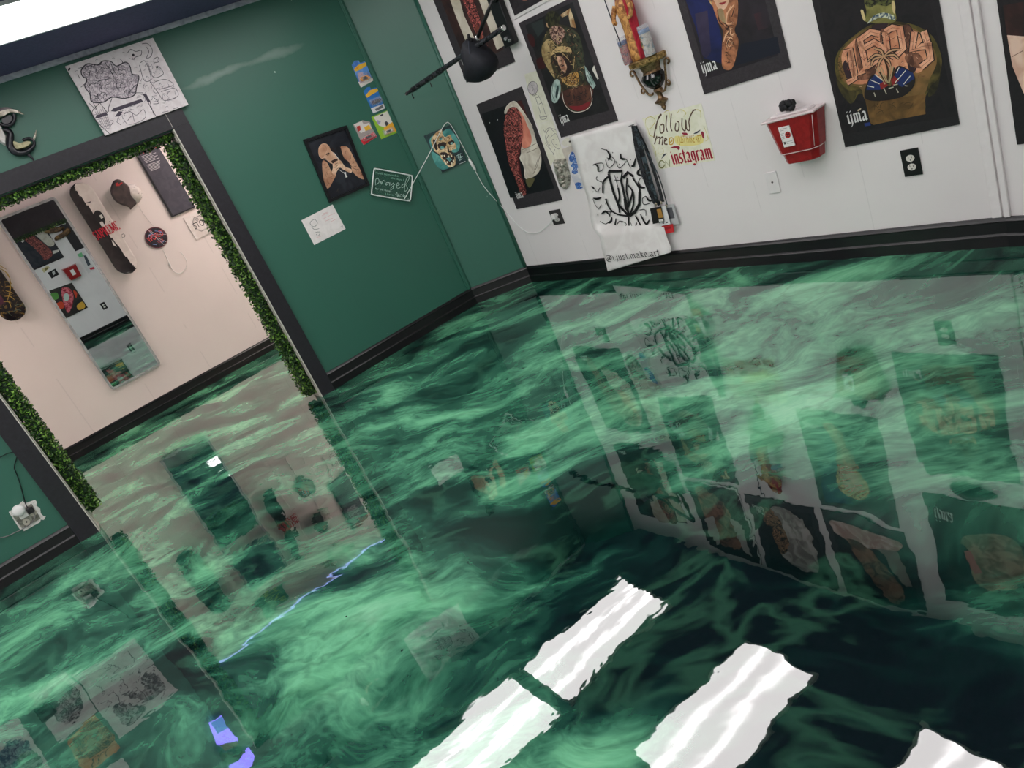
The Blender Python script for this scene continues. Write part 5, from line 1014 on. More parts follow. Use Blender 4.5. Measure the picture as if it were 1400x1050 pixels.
bm = bmesh.new(); a = INV @ G2.P(*G2.at(642, 219, .014), .014); b_ = INV @ G2.P(*G2.at(649, 231, .014), .014); dd = b_ - a; tube(bm, [a - dd * .2, a, a + dd * .5, b_, b_ + dd * .2], [.004, .010, .012, .010, .004], 8); finish(bm, 'inline_switch', M((240, 242, 238), .35), CORD, smooth=60)

# skull tile
Zk = lambda pts, off=.014: [G2.at(570 + x / 11.67, 160 + y / 11.67, off) for x, y in pts]
q = Zk([(108, 300), (545, 118), (802, 700), (402, 888)]); o, c = sheet('skull_tile', 'small teal picture tile of a grinning horned skull on the narrow green wall', 'picture', G2, q, .014, MN((20, 44, 48), (34, 66, 66), 14, .4, .6), .0012)
A = Art(G2, c); A.f = lambda p: Zk([p])[0]; BN = MN((190, 150, 100), (236, 210, 166), 30, .4, .6)
A.fill(MN((40, 120, 116), (110, 186, 176), 12, .35, .65), [(430, 220), (540, 200), (680, 420), (640, 560), (480, 520), (380, 300)], [(230, 560), (330, 600), (520, 780), (410, 840), (300, 760)], [(200, 380), (260, 300), (300, 500), (240, 520)], smooth=True)
A.fill(BN, [(225, 370), (270, 290), (320, 240), (390, 200), (410, 260), (450, 320), (530, 280), (560, 350), (600, 400), (630, 500), (570, 520), (530, 570), (600, 620), (610, 760), (540, 800), (500, 790), (400, 680), (350, 590), (280, 540), (245, 450)], smooth=True)
A.fill((44, 28, 24), [(255, 370), (290, 365), (320, 450), (330, 520), (290, 510)], [(330, 450), (370, 410), (440, 400), (470, 430), (440, 500), (370, 520)], [(500, 400), (560, 370), (600, 400), (560, 440), (515, 440)], [(485, 480), (500, 460), (520, 540), (545, 520), (550, 560), (500, 560)], [(370, 580), (450, 560), (520, 600), (590, 600), (600, 700), (560, 750), (500, 760), (440, 690)], smooth=True)
A.fill(MN((70, 140, 140), (150, 206, 200), 30, .4, .6), ell(402, 490, 36, 26), [(460, 660), (520, 640), (560, 680), (520, 710)], ell(560, 420, 26, 18), ell(380, 350, 24, 24)); A.fill((236, 226, 196), *[[(x, y), (x + 24, y - 8), (x + 30, y + 22), (x + 10, y + 28)] for x, y in ((380, 610), (425, 610), (490, 620), (535, 610), (430, 690), (470, 710), (540, 730), (570, 690), (440, 730), (540, 770))]); A.scribble((90, 58, 38), [(250, 360), (320, 240), (400, 210), (560, 340), (620, 500), (540, 780), (400, 670)], 40, 40, .0024, 3); A.line((70, 44, 30), .004, [(320, 300), (360, 290), (380, 330), (420, 310), (440, 370)], [(470, 330), (500, 310), (520, 350)], [(350, 250), (380, 260)], [(520, 570), (520, 620)], [(460, 770), (510, 740)])
A.line((176, 206, 200), .004, [(630, 620), (705, 580)], [(640, 640), (730, 625)], [(655, 600), (665, 660), (690, 700)], [(690, 600), (700, 660)], [(660, 660), (720, 640)], [(680, 690), (730, 665)]); A.line((206, 220, 214), .004, [(680, 748), (775, 705)], smooth=False); A.build('skull_print', o, -.014)

# four carded toy cars
Zt = lambda pts, off=.004: [G1.at(470 + x / 8.08, 75 + y / 8.08, off) for x, y in pts]
def carded(label, outline, prints, car_c, blister, car_col):
    q = Zt(outline); c = ctr(q); e = empty('carded_toy_car', label, 'toy car', G1, c[0], c[1], .0012, group='carded toy cars on the green wall')
    L3 = lambda pts: [(p[0] - c[0], p[1] - c[1]) for p in Zt(pts)]
    bm = bmesh.new(); prism(bm, L3(outline), 0, -.0015); cd_ = finish(bm, 'card', prints[0], e)
    A = Art(G1, c); A.f = lambda p: Zt([p])[0]
    for mt, ps in prints[1]: A.fill(mt, *ps)
    A.build('card_print', cd_, -.0015)
    b = L3(blister); bc = ctr(b)
    bm = bmesh.new(); prism(bm, [(bc[0] + (p[0] - bc[0]) * .8, bc[1] + (p[1] - bc[1]) * .5) for p in b], -.004, -.014, taper=.9); co = finish(bm, 'car_body', M(car_col, .2, 0, .6), e, bevel=.002)
    bm = bmesh.new(); prism(bm, [(bc[0] + (p[0] - bc[0]) * .42, bc[1] + (p[1] - bc[1]) * .34) for p in b], -.014, -.02, taper=.7); finish(bm, 'cab', M((34, 36, 44), .15, 0, .6), co)
    bm = bmesh.new(); prism(bm, b, -.002, -.026, taper=.88); finish(bm, 'blister', glassy((235, 238, 240), .14, .05), e, bevel=.002)
BL_ = MN((70, 120, 196), (110, 160, 222), 20, .4, .6); YL = (240, 186, 60); OR = (232, 150, 40)
carded('carded toy car on a blue and yellow card with an orange car, topmost of four', [(88, 110), (120, 65), (165, 60), (178, 88), (235, 70), (250, 110), (325, 285), (190, 362)], (BL_, [((228, 222, 214), [[(160, 300), (320, 250), (326, 285), (190, 360)]]), (YL, [[(110, 160), (160, 110), (245, 80), (250, 120), (180, 165), (130, 185)]]), (OR, [[(130, 150), (170, 120), (160, 155)]]), ((90, 150, 220), [[(200, 155), (260, 120), (280, 180), (230, 180)]]), ((190, 170, 186), [[(150, 200), (210, 190), (230, 290), (180, 320)]])]), None, [(150, 230), (240, 190), (318, 250), (300, 290), (200, 320), (165, 290)], OR)
carded('carded toy car with a dark car on a blue card, second from the top', [(218, 405), (250, 360), (290, 350), (300, 375), (365, 355), (380, 400), (460, 590), (325, 648)], ((52, 122, 196), [(YL, [[(240, 450), (290, 390), (375, 365), (380, 400), (310, 440), (260, 475)]]), ((226, 226, 224), [[(300, 590), (440, 540), (458, 590), (326, 646)]]), ((110, 112, 116), [[(345, 600), (430, 550), (440, 580), (360, 620)]])]), None, [(280, 500), (400, 450), (430, 500), (415, 535), (320, 570), (290, 540)], (70, 62, 84))
carded('carded toy car on a green, white and orange card, lowest right of four', [(305, 685), (480, 612), (590, 860), (415, 932)], ((150, 196, 60), [((232, 226, 216), [[(330, 690), (480, 620), (540, 740), (450, 800), (390, 780)]]), ((240, 176, 52), [[(440, 810), (540, 740), (585, 840), (470, 880)]]), ((170, 164, 190), [[(370, 720), (410, 730), (400, 770), (370, 760)]]), ((70, 70, 74), [[(400, 665), (430, 650), (440, 665), (410, 680)], [(450, 750), (470, 730), (500, 760), (470, 790)]])]), None, [(420, 840), (530, 790), (560, 850), (450, 900)], (220, 214, 200))
carded('carded toy car with a red car under white and yellow art, lowest left of four', [(105, 770), (205, 722), (290, 740), (310, 800), (370, 905), (220, 998), (180, 930)], ((170, 160, 156), [((226, 220, 216), [[(110, 770), (200, 730), (220, 770), (280, 750), (310, 810), (190, 865)]]), ((190, 60, 54), [[(140, 790), (180, 780), (190, 830), (160, 850)]]), ((236, 186, 60), [[(225, 800), (280, 770), (305, 820), (240, 840)]]), ((206, 40, 54), [[(185, 940), (330, 850), (368, 900), (222, 996)]])]), None, [(190, 920), (260, 870), (330, 855), (360, 900), (240, 960), (205, 950)], (204, 30, 46))

# outlet at the left edge with a round white plug-in and dark cord
Zo = lambda pts, off=0: [G1.at(x / 5.835, 640 + y / 5.835, off) for x, y in pts]
c = ctr(Zo([(80, 350), (270, 255), (360, 390), (190, 500)])); e = empty('wall_outlet', 'uncovered outlet in a ragged white plaster patch left of the opening', 'outlet', G1, c[0], c[1], .0012, group='wall outlets')
L3 = lambda pts, off=0: [(p[0] - c[0], p[1] - c[1]) for p in Zo(pts, off)]
bm = bmesh.new(); prism(bm, L3([(70, 350), (150, 290), (180, 262), (200, 280), (280, 252), (295, 270), (290, 300), (320, 320), (325, 360), (345, 380), (365, 385), (350, 412), (325, 410), (320, 430), (190, 502), (185, 485), (160, 490)]), 0, -.002); finish(bm, 'plaster_patch', MN((216, 214, 208), (236, 234, 230), 60, .4, .6, rough=.8), e)
bm = bmesh.new(); prism(bm, L3([(100, 380), (250, 280), (325, 400), (175, 478)]), -.002, -.008); finish(bm, 'cover_plate', MN((120, 116, 108), (170, 166, 156), 30, .4, .6, rough=.35, metal=.4), e, bevel=.002)
for x, y in ((265, 350), (210, 425)):
    bm = bmesh.new(); prism(bm, L3(ell(x, y, 30, 28)), -.008, -.011); s_ = finish(bm, 'socket', M((196, 190, 176), .4), e); bm = bmesh.new(); prism(bm, L3(ell(x + 2, y, 7, 8, n=8)), -.011, -.0118); finish(bm, 'slots', M((40, 36, 34)), s_)
c2 = Zo([(148, 345)], .05)[0]; o = empty('plug_in_freshener', 'round white plug-in in the uncovered outlet at the left edge', 'plug-in', G1, c2[0], c2[1], .0095)
bm = bmesh.new(); lathe(bm, [(0, 0), (.03, 0), (.036, .012), (.036, .03), (.03, .042), (.016, .047), (0, .048)], n=24); bmesh.ops.rotate(bm, matrix=Matrix.Rotation(PI / 2, 3, 'X'), verts=bm.verts); finish(bm, 'round_housing', M((240, 238, 236), .4), o, smooth=50)
bm = bmesh.new(); bx(bm, -.02, .03, -.02, 0, -.06, -.01); finish(bm, 'plug_base', M((232, 230, 226), .4), o, bevel=.004)
rf = lambda x, y, off=0: (lambda q: (q[0], -q[1]))(G1.hit(Vector((CAMP.x, CAMP.y, CAMP.z)), AX * (x - 700) + AY * (y - 525) + AZ * FPX, off))
zc = Zo([(245, 340)], .03)[0]; base = G1.P(zc[0], zc[1], .014); e = empty('power_adapter', 'black power adapter hung by its dark cord above the uncovered outlet', 'adapter', loc=base, rz=G1.ang)
loc2 = lambda u, z, off: (u - zc[0], -(off - .014), z - zc[1])
bm = bmesh.new(); bx(bm, -.018, .018, -.026, 0, -.016, .02); finish(bm, 'plug', M((24, 24, 26), .4), e, bevel=.004)
hang = rf(60, 968, .03); up_ = [(*Zo([(205, 280)])[0], .02), (*Zo([(160, 120)])[0], .012), (*Zo([(115, 0)])[0], .012), (*Zo([(60, -120)])[0], .012), (hang[0] + .04, hang[1] - .12, .02), (hang[0], hang[1], .03)]
bm = bmesh.new(); tube(bm, cat([(0, -.02, .015)] + [loc2(*p) for p in up_]), .0032, 6); finish(bm, 'cord', M((22, 24, 26), .45), e, smooth=60)
dn_ = [(*Zo([(280, 380)])[0], .03), (*Zo([(230, 450)])[0], .016), (*Zo([(120, 510)])[0], .012), (*Zo([(0, 552)])[0], .012), (*Zo([(-300, 560)])[0], .012)]
bm = bmesh.new(); tube(bm, cat([(.004, -.02, -.01)] + [loc2(*p) for p in dn_]), .003, 6); finish(bm, 'second_cord', MN((120, 116, 116), (150, 148, 146), 20, .4, .6), e, smooth=60)
bm = bmesh.new(); bx(bm, -.055, .04, -.04, -.008, -.035, .03); o = finish(bm, 'adapter_body', M((20, 22, 24), .4), e, bevel=.008); o.location = loc2(hang[0], hang[1] + .036, .0012)

# drawings pinned left of the opening, known from their reflection
Zr = lambda pts: [rf(x / 3.5, 780 + y / 3.5) for x, y in pts]
GP = MN((206, 204, 200), (222, 220, 216), 12, .4, .6); PENC = (74, 74, 78)
o, c = sheet('ink_drawing', 'large sheet drawn with swirling dark lines left of the opening, seen reflected', 'drawing', G1, Zr([(640, 320), (845, 580), (575, 795), (345, 505)]), .0012, GP, .0012, 'drawings left of the opening')
A = Art(G1, c); A.f = lambda p: Zr([p])[0]; random.seed(12)
A.fill(MN((96, 94, 96), (190, 188, 186), 20, .42, .58, dist=2), [(690, 510), (760, 500), (770, 570), (700, 620), (590, 610), (680, 580)], [(560, 660), (640, 640), (690, 660), (640, 730), (570, 720)], smooth=True)
A.line(PENC, .004, *[cat([(x, y), (x + random.uniform(20, 60), y + random.uniform(-40, 20)), (x + random.uniform(40, 90), y + random.uniform(-10, 50)), (x + random.uniform(0, 60), y + random.uniform(30, 70))], n=3) for x, y in ((460, 460), (510, 440), (600, 400), (440, 560), (520, 520), (570, 560), (620, 500), (690, 470), (480, 640), (560, 680), (620, 640), (660, 400), (640, 600), (520, 600), (720, 560))], smooth=False); A.build('ink_lines', o, -.0012)
o, c = sheet('ink_drawing', 'grey pencil drawing of a bearded face beside the swirling drawing, seen reflected', 'drawing', G1, Zr([(305, 470), (484, 690), (280, 830), (130, 585)]), .0012, GP, .0012, 'drawings left of the opening')
A = Art(G1, c); A.f = lambda p: Zr([p])[0]; A.fill(MN((70, 72, 74), (190, 188, 186), 34, .42, .6, dist=1.5), [(240, 590), (330, 550), (390, 640), (350, 730), (290, 720), (240, 660)], smooth=True); A.line(PENC, .004, [(250, 590), (290, 545), (350, 560), (380, 620)], [(280, 640), (310, 630)], [(300, 680), (340, 660)], [(240, 650), (280, 720)]); A.build('pencil_lines', o, -.0012)
o, c = sheet('ink_drawing', 'torn orange sheet with dark figures left of the opening, seen reflected', 'drawing', G1, Zr([(470, 705), (585, 850), (440, 948), (390, 925), (330, 830), (400, 745)]), .0012, MN((196, 120, 70), (216, 144, 92), 14, .4, .6), .0026, 'drawings left of the opening')
A = Art(G1, c); A.f = lambda p: Zr([p])[0]; A.fill(MN((70, 52, 36), (170, 120, 76), 30, .42, .58, dist=2), [(350, 850), (440, 740), (500, 740), (540, 800), (420, 880)], smooth=True); A.line((60, 40, 28), .006, [(440, 925), (450, 890), (470, 880)], [(470, 910), (480, 870), (500, 865)], [(510, 880), (510, 850), (530, 845)]); A.build('ink_lines', o, -.0012)
o, c = sheet('ink_drawing', 'pale sheet with blue and green ink far left of the opening, seen reflected', 'drawing', G1, Zr([(85, 715), (252, 950), (90, 1075), (-90, 830)]), .0012, GP, .0012, 'drawings left of the opening')
A = Art(G1, c); A.f = lambda p: Zr([p])[0]; A.fill(MN((44, 54, 96), (150, 170, 176), 26, .42, .58, dist=2), [(20, 820), (110, 800), (150, 880), (60, 960), (-20, 920)], smooth=True); A.fill(MN((80, 120, 100), (170, 196, 180), 26, .42, .58), [(90, 880), (180, 880), (200, 940), (110, 980)], smooth=True); A.build('ink_lines', o, -.0012)
o, c = sheet('ink_drawing', 'small plain pale sheet below the orange sheet, seen reflected', 'drawing', G1, Zr([(585, 890), (660, 985), (560, 1060), (500, 960)]), .0012, GP, .0012, 'drawings left of the opening')

# ------------------------------------------------------------------ back room: wall mirror, boards, cap, signs
ms = [B.at(*p, .03) for p in ((0, 298), (72, 269), (222, 496), (150, 538))]
sL = (ms[0][0] + ms[3][0]) / 2; sR = (ms[1][0] + ms[2][0]) / 2; zB = (ms[2][1] + ms[3][1]) / 2; zT = (ms[0][1] + ms[1][1]) / 2
c = ((sL + sR) / 2, (zB + zT) / 2); hw, hh = (sR - sL) / 2, (zT - zB) / 2
e = empty('wall_mirror', 'tall mirror with a thin silver rounded frame on the back room wall', 'mirror', B, c[0], c[1], .03); e.rotation_euler = (-TILT, 0, B.ang)
e.rotation_euler = Matrix.Rotation(B.ang, 3, 'Z').to_euler()
e.matrix_world = Matrix.Translation(B.P(c[0], c[1], .03)) @ Matrix.Rotation(B.ang, 4, 'Z') @ Matrix.Rotation(TILT, 4, 'X')
def rrect(w_, h_, r, n=5):
    out = []
    for sx, sy, a0 in ((1, 1, 0), (-1, 1, PI / 2), (-1, -1, PI), (1, -1, PI * 1.5)):
        for k in range(n + 1): a = a0 + PI / 2 * k / n; out.append((sx * (w_ - r) + r * math.cos(a), sy * (h_ - r) + r * math.sin(a)))
    return out
o_ = rrect(hw, hh, .035); i_ = rrect(hw - .022, hh - .022, .02)
bm = bmesh.new()
for k in range(len(o_)):
    j = (k + 1) % len(o_); prism(bm, [o_[k], o_[j], i_[j], i_[k]], .012, -.012)
bmesh.ops.remove_doubles(bm, verts=bm.verts, dist=.0002); finish(bm, 'frame', MN((176, 178, 180), (206, 208, 210), 20, .4, .6, rough=.25, metal=.4), e)
bm = bmesh.new(); prism(bm, i_, .01, -.004); finish(bm, 'mirror_glass', MN((216, 222, 222), (222, 228, 228), 3, .4, .6, rough=.0, metal=1), e)
bm = bmesh.new(); prism(bm, rrect(hw - .006, hh - .006, .03), .02, .012); finish(bm, 'backing_board', M((30, 30, 34), .5), e)
def deck(label, px_top, px_bot, wd, mats, painter, ln=None):
    a = B.at(*px_top, .06); b = B.at(*px_bot, .06); c = ((a[0] + b[0]) / 2, (a[1] + b[1]) / 2); L = ln or (a[1] - b[1])
    e = empty('skateboard_deck', label, 'skateboard deck', B, c[0], c[1], .012, group='skateboard decks on the back wall')
    n, mth = 48, 20; bm = bmesh.new(); gr = []
    def yy(t, u):                     # kicked ends and slight concave
        k = max(0, abs(t) - .66) / .34; return -.03 + .035 * (1 - k) * 0 + .03 * k * k * -1 - .006 * (u * u)
    for i in range(n + 1):
        t = -1 + 2 * i / n; z = t * L / 2; k = max(0, (abs(t) - .76) / .24); half = wd / 2 * math.sqrt(max(.004, 1 - k * k))
        gr.append([bm.verts.new((half * u, yy(t, u), z)) for u in [-1 + 2 * j / mth for j in range(mth + 1)]])
    for i in range(n):
        for j in range(mth): f = bm.faces.new((gr[i][j], gr[i][j + 1], gr[i + 1][j + 1], gr[i + 1][j])); f.smooth = True; f.material_index = painter((gr[i][j].co.x + gr[i][j + 1].co.x) / wd, (gr[i][j].co.z * 2 / L))
    o = finish(bm, 'deck', mats, e); md = o.modifiers.new('t', 'SOLIDIFY'); md.thickness = .011; md.offset = 0
    return e, c, L
e, c, L = deck('white and black skateboard deck with red slab lettering, right of the tall mirror', (106, 250), (178, 373.5), .205, [MN((226, 214, 208), (238, 228, 222), 10, .4, .6, rough=.3), MN((30, 28, 30), (46, 42, 44), 10, .4, .6, rough=.3)], lambda u, t: 1 if u < .06 - .42 * t else 0)
A = Art(B, c); A.f = lambda p: B.at(90 + p[0] / 6.178, 230 + p[1] / 6.178, .055)
A.fill((34, 31, 33), [(245, 365), (275, 358), (310, 385), (332, 440), (325, 475), (300, 450), (280, 470), (255, 470), (230, 420)], [(360, 590), (430, 640), (440, 670), (390, 640)], [(165, 295), (210, 280), (205, 290)], smooth=True); A.fill((232, 226, 222), [(282, 400), (300, 390), (318, 415), (300, 430)], [(285, 460), (310, 450), (330, 490), (300, 490)], [(385, 605), (405, 625), (430, 665), (400, 650)]); A.line((60, 56, 58), .004, [(470, 565), (485, 555), (500, 570), (485, 588), (472, 578)], [(365, 452), (372, 448)])
A.letters((206, 44, 66), 'SUPREME', (262, 612), (462, 512), .082, nib=.11, ang=0); A.build('deck_print', e, -.048)
e, c, L = deck('dark skateboard deck with gold scales and purple, left of the tall mirror', (-52, 322), (24, 437), .205, [MN((20, 18, 22), (120, 96, 46), 16, .46, .62, dist=2.5, c3=(40, 34, 30), rough=.3), MN((60, 30, 50), (96, 50, 70), 8, .4, .6, rough=.3)], lambda u, t: 1 if u < -.15 and abs(t + .1) < .5 else 0)
A = Art(B, c); A.f = lambda p: B.at(p[0] / 6.56, 300 + p[1] / 6.56, .055)
A.line((176, 146, 70), .007, [(-40, 380), (10, 420), (60, 450)], [(0, 440), (50, 470), (80, 520)], [(40, 560), (80, 560), (110, 580)], [(50, 600), (90, 600), (125, 620)], [(50, 640), (90, 650), (120, 665)], [(40, 690), (90, 690), (130, 720)], [(30, 740), (80, 740), (100, 790)], [(60, 470), (90, 540), (90, 640), (60, 740)], taper=True); A.line((90, 110, 90), .005, [(120, 780), (180, 760), (230, 790)], [(110, 830), (160, 810), (220, 830)], [(60, 820), (110, 870)], taper=True); A.build('deck_print', e, -.048)

# cap hung on the wall
Zb = lambda pts, off=0: [B.at(90 + x / 6.178, 230 + y / 6.178, off) for x, y in pts]
c = Zb([(520, 220)], .06)[0]; e = empty('ball_cap', 'cap with white basketball-seamed crown and dark brim, right of the lettered deck', 'cap', B, c[0], c[1], .0012)
L3 = lambda pts, off: [(p[0] - c[0], p[1] - c[1]) for p in Zb(pts, off)]
q = L3([(555, 215)], .05)[0]; bm = bmesh.new(); lathe(bm, [(.094, 0), (.094, .03), (.086, .062), (.066, .09), (.036, .106), (0, .111)], n=24); bmesh.ops.rotate(bm, matrix=Matrix.Rotation(PI / 2, 3, 'X'), verts=bm.verts); bmesh.ops.translate(bm, vec=(q[0], 0, q[1]), verts=bm.verts); finish(bm, 'crown', MN((206, 198, 192), (228, 220, 214), 14, .4, .6, rough=.6), e, smooth=60)
def dome(u, v): r2 = u * u + v * v; return -.002 - .111 * math.sqrt(max(0, 1 - r2 / .0092))
for pts in ([(.02, .09), (.03, .05), (.06, .02), (.09, .01)], [(.04, -.02), (.065, -.03), (.09, -.03)], [(.03, .085), (.06, .06), (.08, .04)], [(.02, -.05), (.05, -.065), (.07, -.06)]): bm = bmesh.new(); tube(bm, [(q[0] + u, dome(u, v), q[1] + v) for u, v in cat(pts)], .003, 5); finish(bm, 'seam', M((34, 30, 32), .5), e)
bm = bmesh.new(); br = L3([(376, 190), (398, 112), (440, 90), (490, 112), (540, 160), (556, 230), (602, 290), (575, 325), (548, 350), (530, 328), (460, 305), (405, 262)], .11); prism(bm, cat(br, True, 3), -.095, -.118, taper=.86); finish(bm, 'brim', MN((60, 52, 52), (84, 72, 70), 10, .4, .6, rough=.5), e, bevel=.004)
A = Art(B, c); A.f = lambda p: Zb([p], .118)[0]; A.fill((196, 52, 56), [(420, 130), (440, 120), (446, 135), (470, 118), (480, 125), (450, 150), (425, 150)]); A.build('brim_emblem', e, -.119)

# dark panel with text, stop sign, round sign, cords
Zq = lambda pts, off=.02: [B.at(180 + x / 7.5, 190 + y / 7.5, off) for x, y in pts]
q = Zq([(35, 150), (252, 42), (655, 698), (415, 803)]); o, c = sheet('text_panel', 'tall dark grey panel with red heading and white lines of text, back room', 'panel', B, q, .02, MN((70, 69, 80), (80, 79, 90), 14, .4, .6, rough=.45), .0012, bevel=.002)
A = Art(B, c); A.f = lambda p: Zq([p])[0]; A.text((214, 74, 84), 'Air Jordan', (95, 160), (305, 72), .06); random.seed(5)
for k in range(6): A.line((206, 204, 208), .0045, [(100 + k * 9, 182 + k * 13), (205 + k * 9 + (k % 2) * 34, 142 + k * 13 - (k % 2) * 14)], smooth=False)
for k in range(6): A.line((206, 204, 208), .0045, [(155 + k * 8, 270 + k * 12), (290 + k * 0, 222 + k * 14)], smooth=False)
A.fill((26, 26, 32), [(35, 150), (48, 144), (428, 790), (415, 803)], [(415, 803), (428, 782), (652, 686), (655, 698)]); A.build('panel_print', o, -.02)
q = Zq([(530, 812), (752, 700), (882, 918), (662, 1032)], .012); o, c = sheet('stop_sign', 'white square tile with a black stop sign outline, partly behind the right garland', 'sign', B, q, .012, MN((228, 218, 212), (238, 230, 226), 20, .4, .6), .0012)
A = Art(B, c); A.f = lambda p: p; cc = Zq([(705, 866)], .012)[0]; r8 = .078
oct_ = [(cc[0] + r8 * math.cos(PI / 8 + k * PI / 4), cc[1] + r8 * math.sin(PI / 8 + k * PI / 4)) for k in range(8)]; oct2 = [(cc[0] + r8 * .9 * math.cos(PI / 8 + k * PI / 4), cc[1] + r8 * .9 * math.sin(PI / 8 + k * PI / 4)) for k in range(8)]
A.line((40, 36, 40), .004, oct_, smooth=False, closed=True); A.line((90, 86, 90), .002, oct2, smooth=False, closed=True); A.text((28, 24, 28), 'STOP', (cc[0] - .07, cc[1] - .03), (cc[0] + .066, cc[1] - .03), .062); A.line((60, 56, 60), .003, ell(cc[0] - .01, cc[1] + .048, .014, .011), [(cc[0] - .02, cc[1] + .05), (cc[0] + .01, cc[1] + .045)], smooth=False); A.build('sign_print', o, -.012)
cq = Zb([(764, 586)], .012)[0]; l_, r_ = Zb([(660, 590)], .012)[0], Zb([(868, 582)], .012)[0]; rad = (r_[0] - l_[0]) / 2
bm = bmesh.new(); prism(bm, ell(0, 0, rad, rad, n=32), -.006, -.012); e = empty('round_sign', 'round dark sign with red lettering WORLD on the back room wall', 'sign', B, cq[0], cq[1], .0012); finish(bm, 'disc', MN((26, 26, 34), (56, 54, 66), 20, .4, .6, rough=.3), e, smooth=40)
bm = bmesh.new(); prism(bm, ell(0, 0, .02, .02), 0, -.006); finish(bm, 'standoff', M((200, 200, 200), .4), e)
A = Art(B, cq); A.f = lambda p: (cq[0] + p[0] * rad, cq[1] + p[1] * rad)
A.line((120, 150, 206), .006, [(-.6, .3), (-.3, .5), (0, .3)], [(.2, .6), (.5, .4), (.8, .1)], [(-.6, -.4), (-.3, -.6)], [(.1, -.3), (.3, -.6), (.5, -.5)], [(-.5, .1), (-.2, .3)], [(.5, .2), (.7, .4)]); A.line((214, 210, 214), .004, [(-.3, .95), (-.05, .1), (.3, -.95)], [(-.3, .95), (.2, .2), (.98, -.1)], [(-.05, .1), (.6, -.7)], [(0, .1), (-.5, .5)], smooth=False)
A.text((226, 84, 84), 'WORLD', (-.78, -.18), (.78, -.02), .056); A.text((190, 70, 80), 'TOUR', (-.1, -.62), (.5, -.55), .03); A.text((190, 70, 80), 'THE', (-.35, .66), (.0, .68), .022); A.line((140, 60, 70), .004, ell(0, 0, .95, .95, n=28), smooth=False, closed=True); RS = e; A.build('lettering', e, -.012)
a = [B.P(*Zb([p], .012)[0], .012) for p in ((820, 690), (845, 740), (872, 800), (882, 822))]; lp = [B.P(*Zb([p], .012)[0], .012) for p in ((880, 822), (915, 872), (965, 888), (1010, 850), (1022, 790), (985, 725), (960, 705))]
bpy.context.view_layer.update(); INV = RS.matrix_world.inverted(); a = [INV @ q for q in a]; lp = [INV @ q for q in lp]
bm = bmesh.new(); tube(bm, cat([tuple(p) for p in a + lp[1:]]), .0034, 6); co = finish(bm, 'power_cord', M((240, 236, 232), .4), RS, smooth=60); co['label'] = 'thin white cord looped below the sign'
bm = bmesh.new(); tube(bm, [a[2], a[2] + (a[3] - a[2]) * 1.2], .008, 8); finish(bm, 'connector', M((242, 238, 236), .35), co)
a = [B.P(*Zb([p], .008)[0], .008) for p in ((615, 318), (660, 390), (700, 440), (742, 492))]; base = a[0].copy(); bm = bmesh.new(); tube(bm, cat([tuple(p - base) for p in a]), .0018, 6); o = finish(bm, 'wire', MN((206, 200, 198), (224, 218, 214), 20, .4, .6)); o.location = base; tag(o, 'thin pale wire running down from the cap to the round sign', 'wire')

# signs known from their reflection in the floor
rb = lambda x, y: (lambda q: (q[0], -q[1]))(B.at(x, y)); Zr5 = lambda pts: [rb(150 + x / 3.09, 540 + y / 3.09) for x, y in pts]
o, c = sheet('green_plaque', 'green plaque with yellow lines of text above the mirror, seen reflected', 'plaque', B, Zr5([(615, 880), (735, 795), (752, 848), (650, 936)]), .01, MN((60, 110, 76), (80, 136, 94), 14, .4, .6), .0012)
A = Art(B, c); A.f = lambda p: Zr5([p])[0]
for k in range(5): A.line((206, 214, 90), .014, [(640 + k * 9, 885 + k * 8 - 18), (712 + k * 7, 832 + k * 9 - 14)], smooth=False)
A.build('text_lines', o, -.01)
cq = Zr5([(965, 670)])[0]; e = empty('ring_sign', 'thin ring sign with a band of brown lettering high on the back wall, seen reflected', 'sign', B, cq[0], cq[1], .0012)
bm = bmesh.new(); tube(bm, [(x, -.012, z) for x, z in ell(0, 0, .13, .13, n=28)] + [(.13, -.012, 0)], .011, 8, cap=False); finish(bm, 'ring', MN((150, 130, 118), (180, 160, 150), 14, .4, .6), e)
bm = bmesh.new(); bx(bm, -.22, .22, -.022, -.002, -.025, .025); bo = finish(bm, 'band', MN((130, 104, 90), (160, 134, 120), 14, .4, .6), e)
# purple-lit lamp on the left casing
cq = rf(318, 1022, .03); e = empty('purple_lamp', 'small purple glowing lamp with a black holder on the left casing, seen reflected', 'lamp', G1, cq[0], cq[1], .0255)
PUR = emit((142, 122, 255), 3.6); rl = lambda pts: [(q[0] - cq[0], q[1] - cq[1]) for q in (rf(x / 2.559, 765 + y / 2.559, .03) for x, y in pts)]
bm = bmesh.new(); prism(bm, rl([(728, 575), (775, 548), (832, 620), (828, 640), (790, 660), (765, 640)]), -.002, -.03); pn = finish(bm, 'light_panel', PUR, e, bevel=.004)
bm = bmesh.new(); prism(bm, rl([(735, 566), (775, 548), (806, 585), (768, 606)]), -.0302, -.032); finish(bm, 'blue_cap', emit((90, 130, 220), 1.6), pn)
bm = bmesh.new(); prism(bm, rl([(765, 638), (826, 622), (830, 640), (790, 660)]), -.0302, -.032); finish(bm, 'red_rim', M((120, 60, 70), .4), pn)
bm = bmesh.new(); prism(bm, cat(rl([(775, 690), (780, 665), (810, 662), (850, 655), (850, 668), (815, 690), (790, 700)]), True, 3), -.001, -.04); finish(bm, 'holder', M((18, 18, 20), .5), e)
bm = bmesh.new(); prism(bm, cat(rl([(803, 702), (830, 690), (850, 672), (866, 648), (884, 660), (884, 690), (860, 724), (815, 732)]), True, 3), -.002, -.03); finish(bm, 'glow_panel', PUR, e)

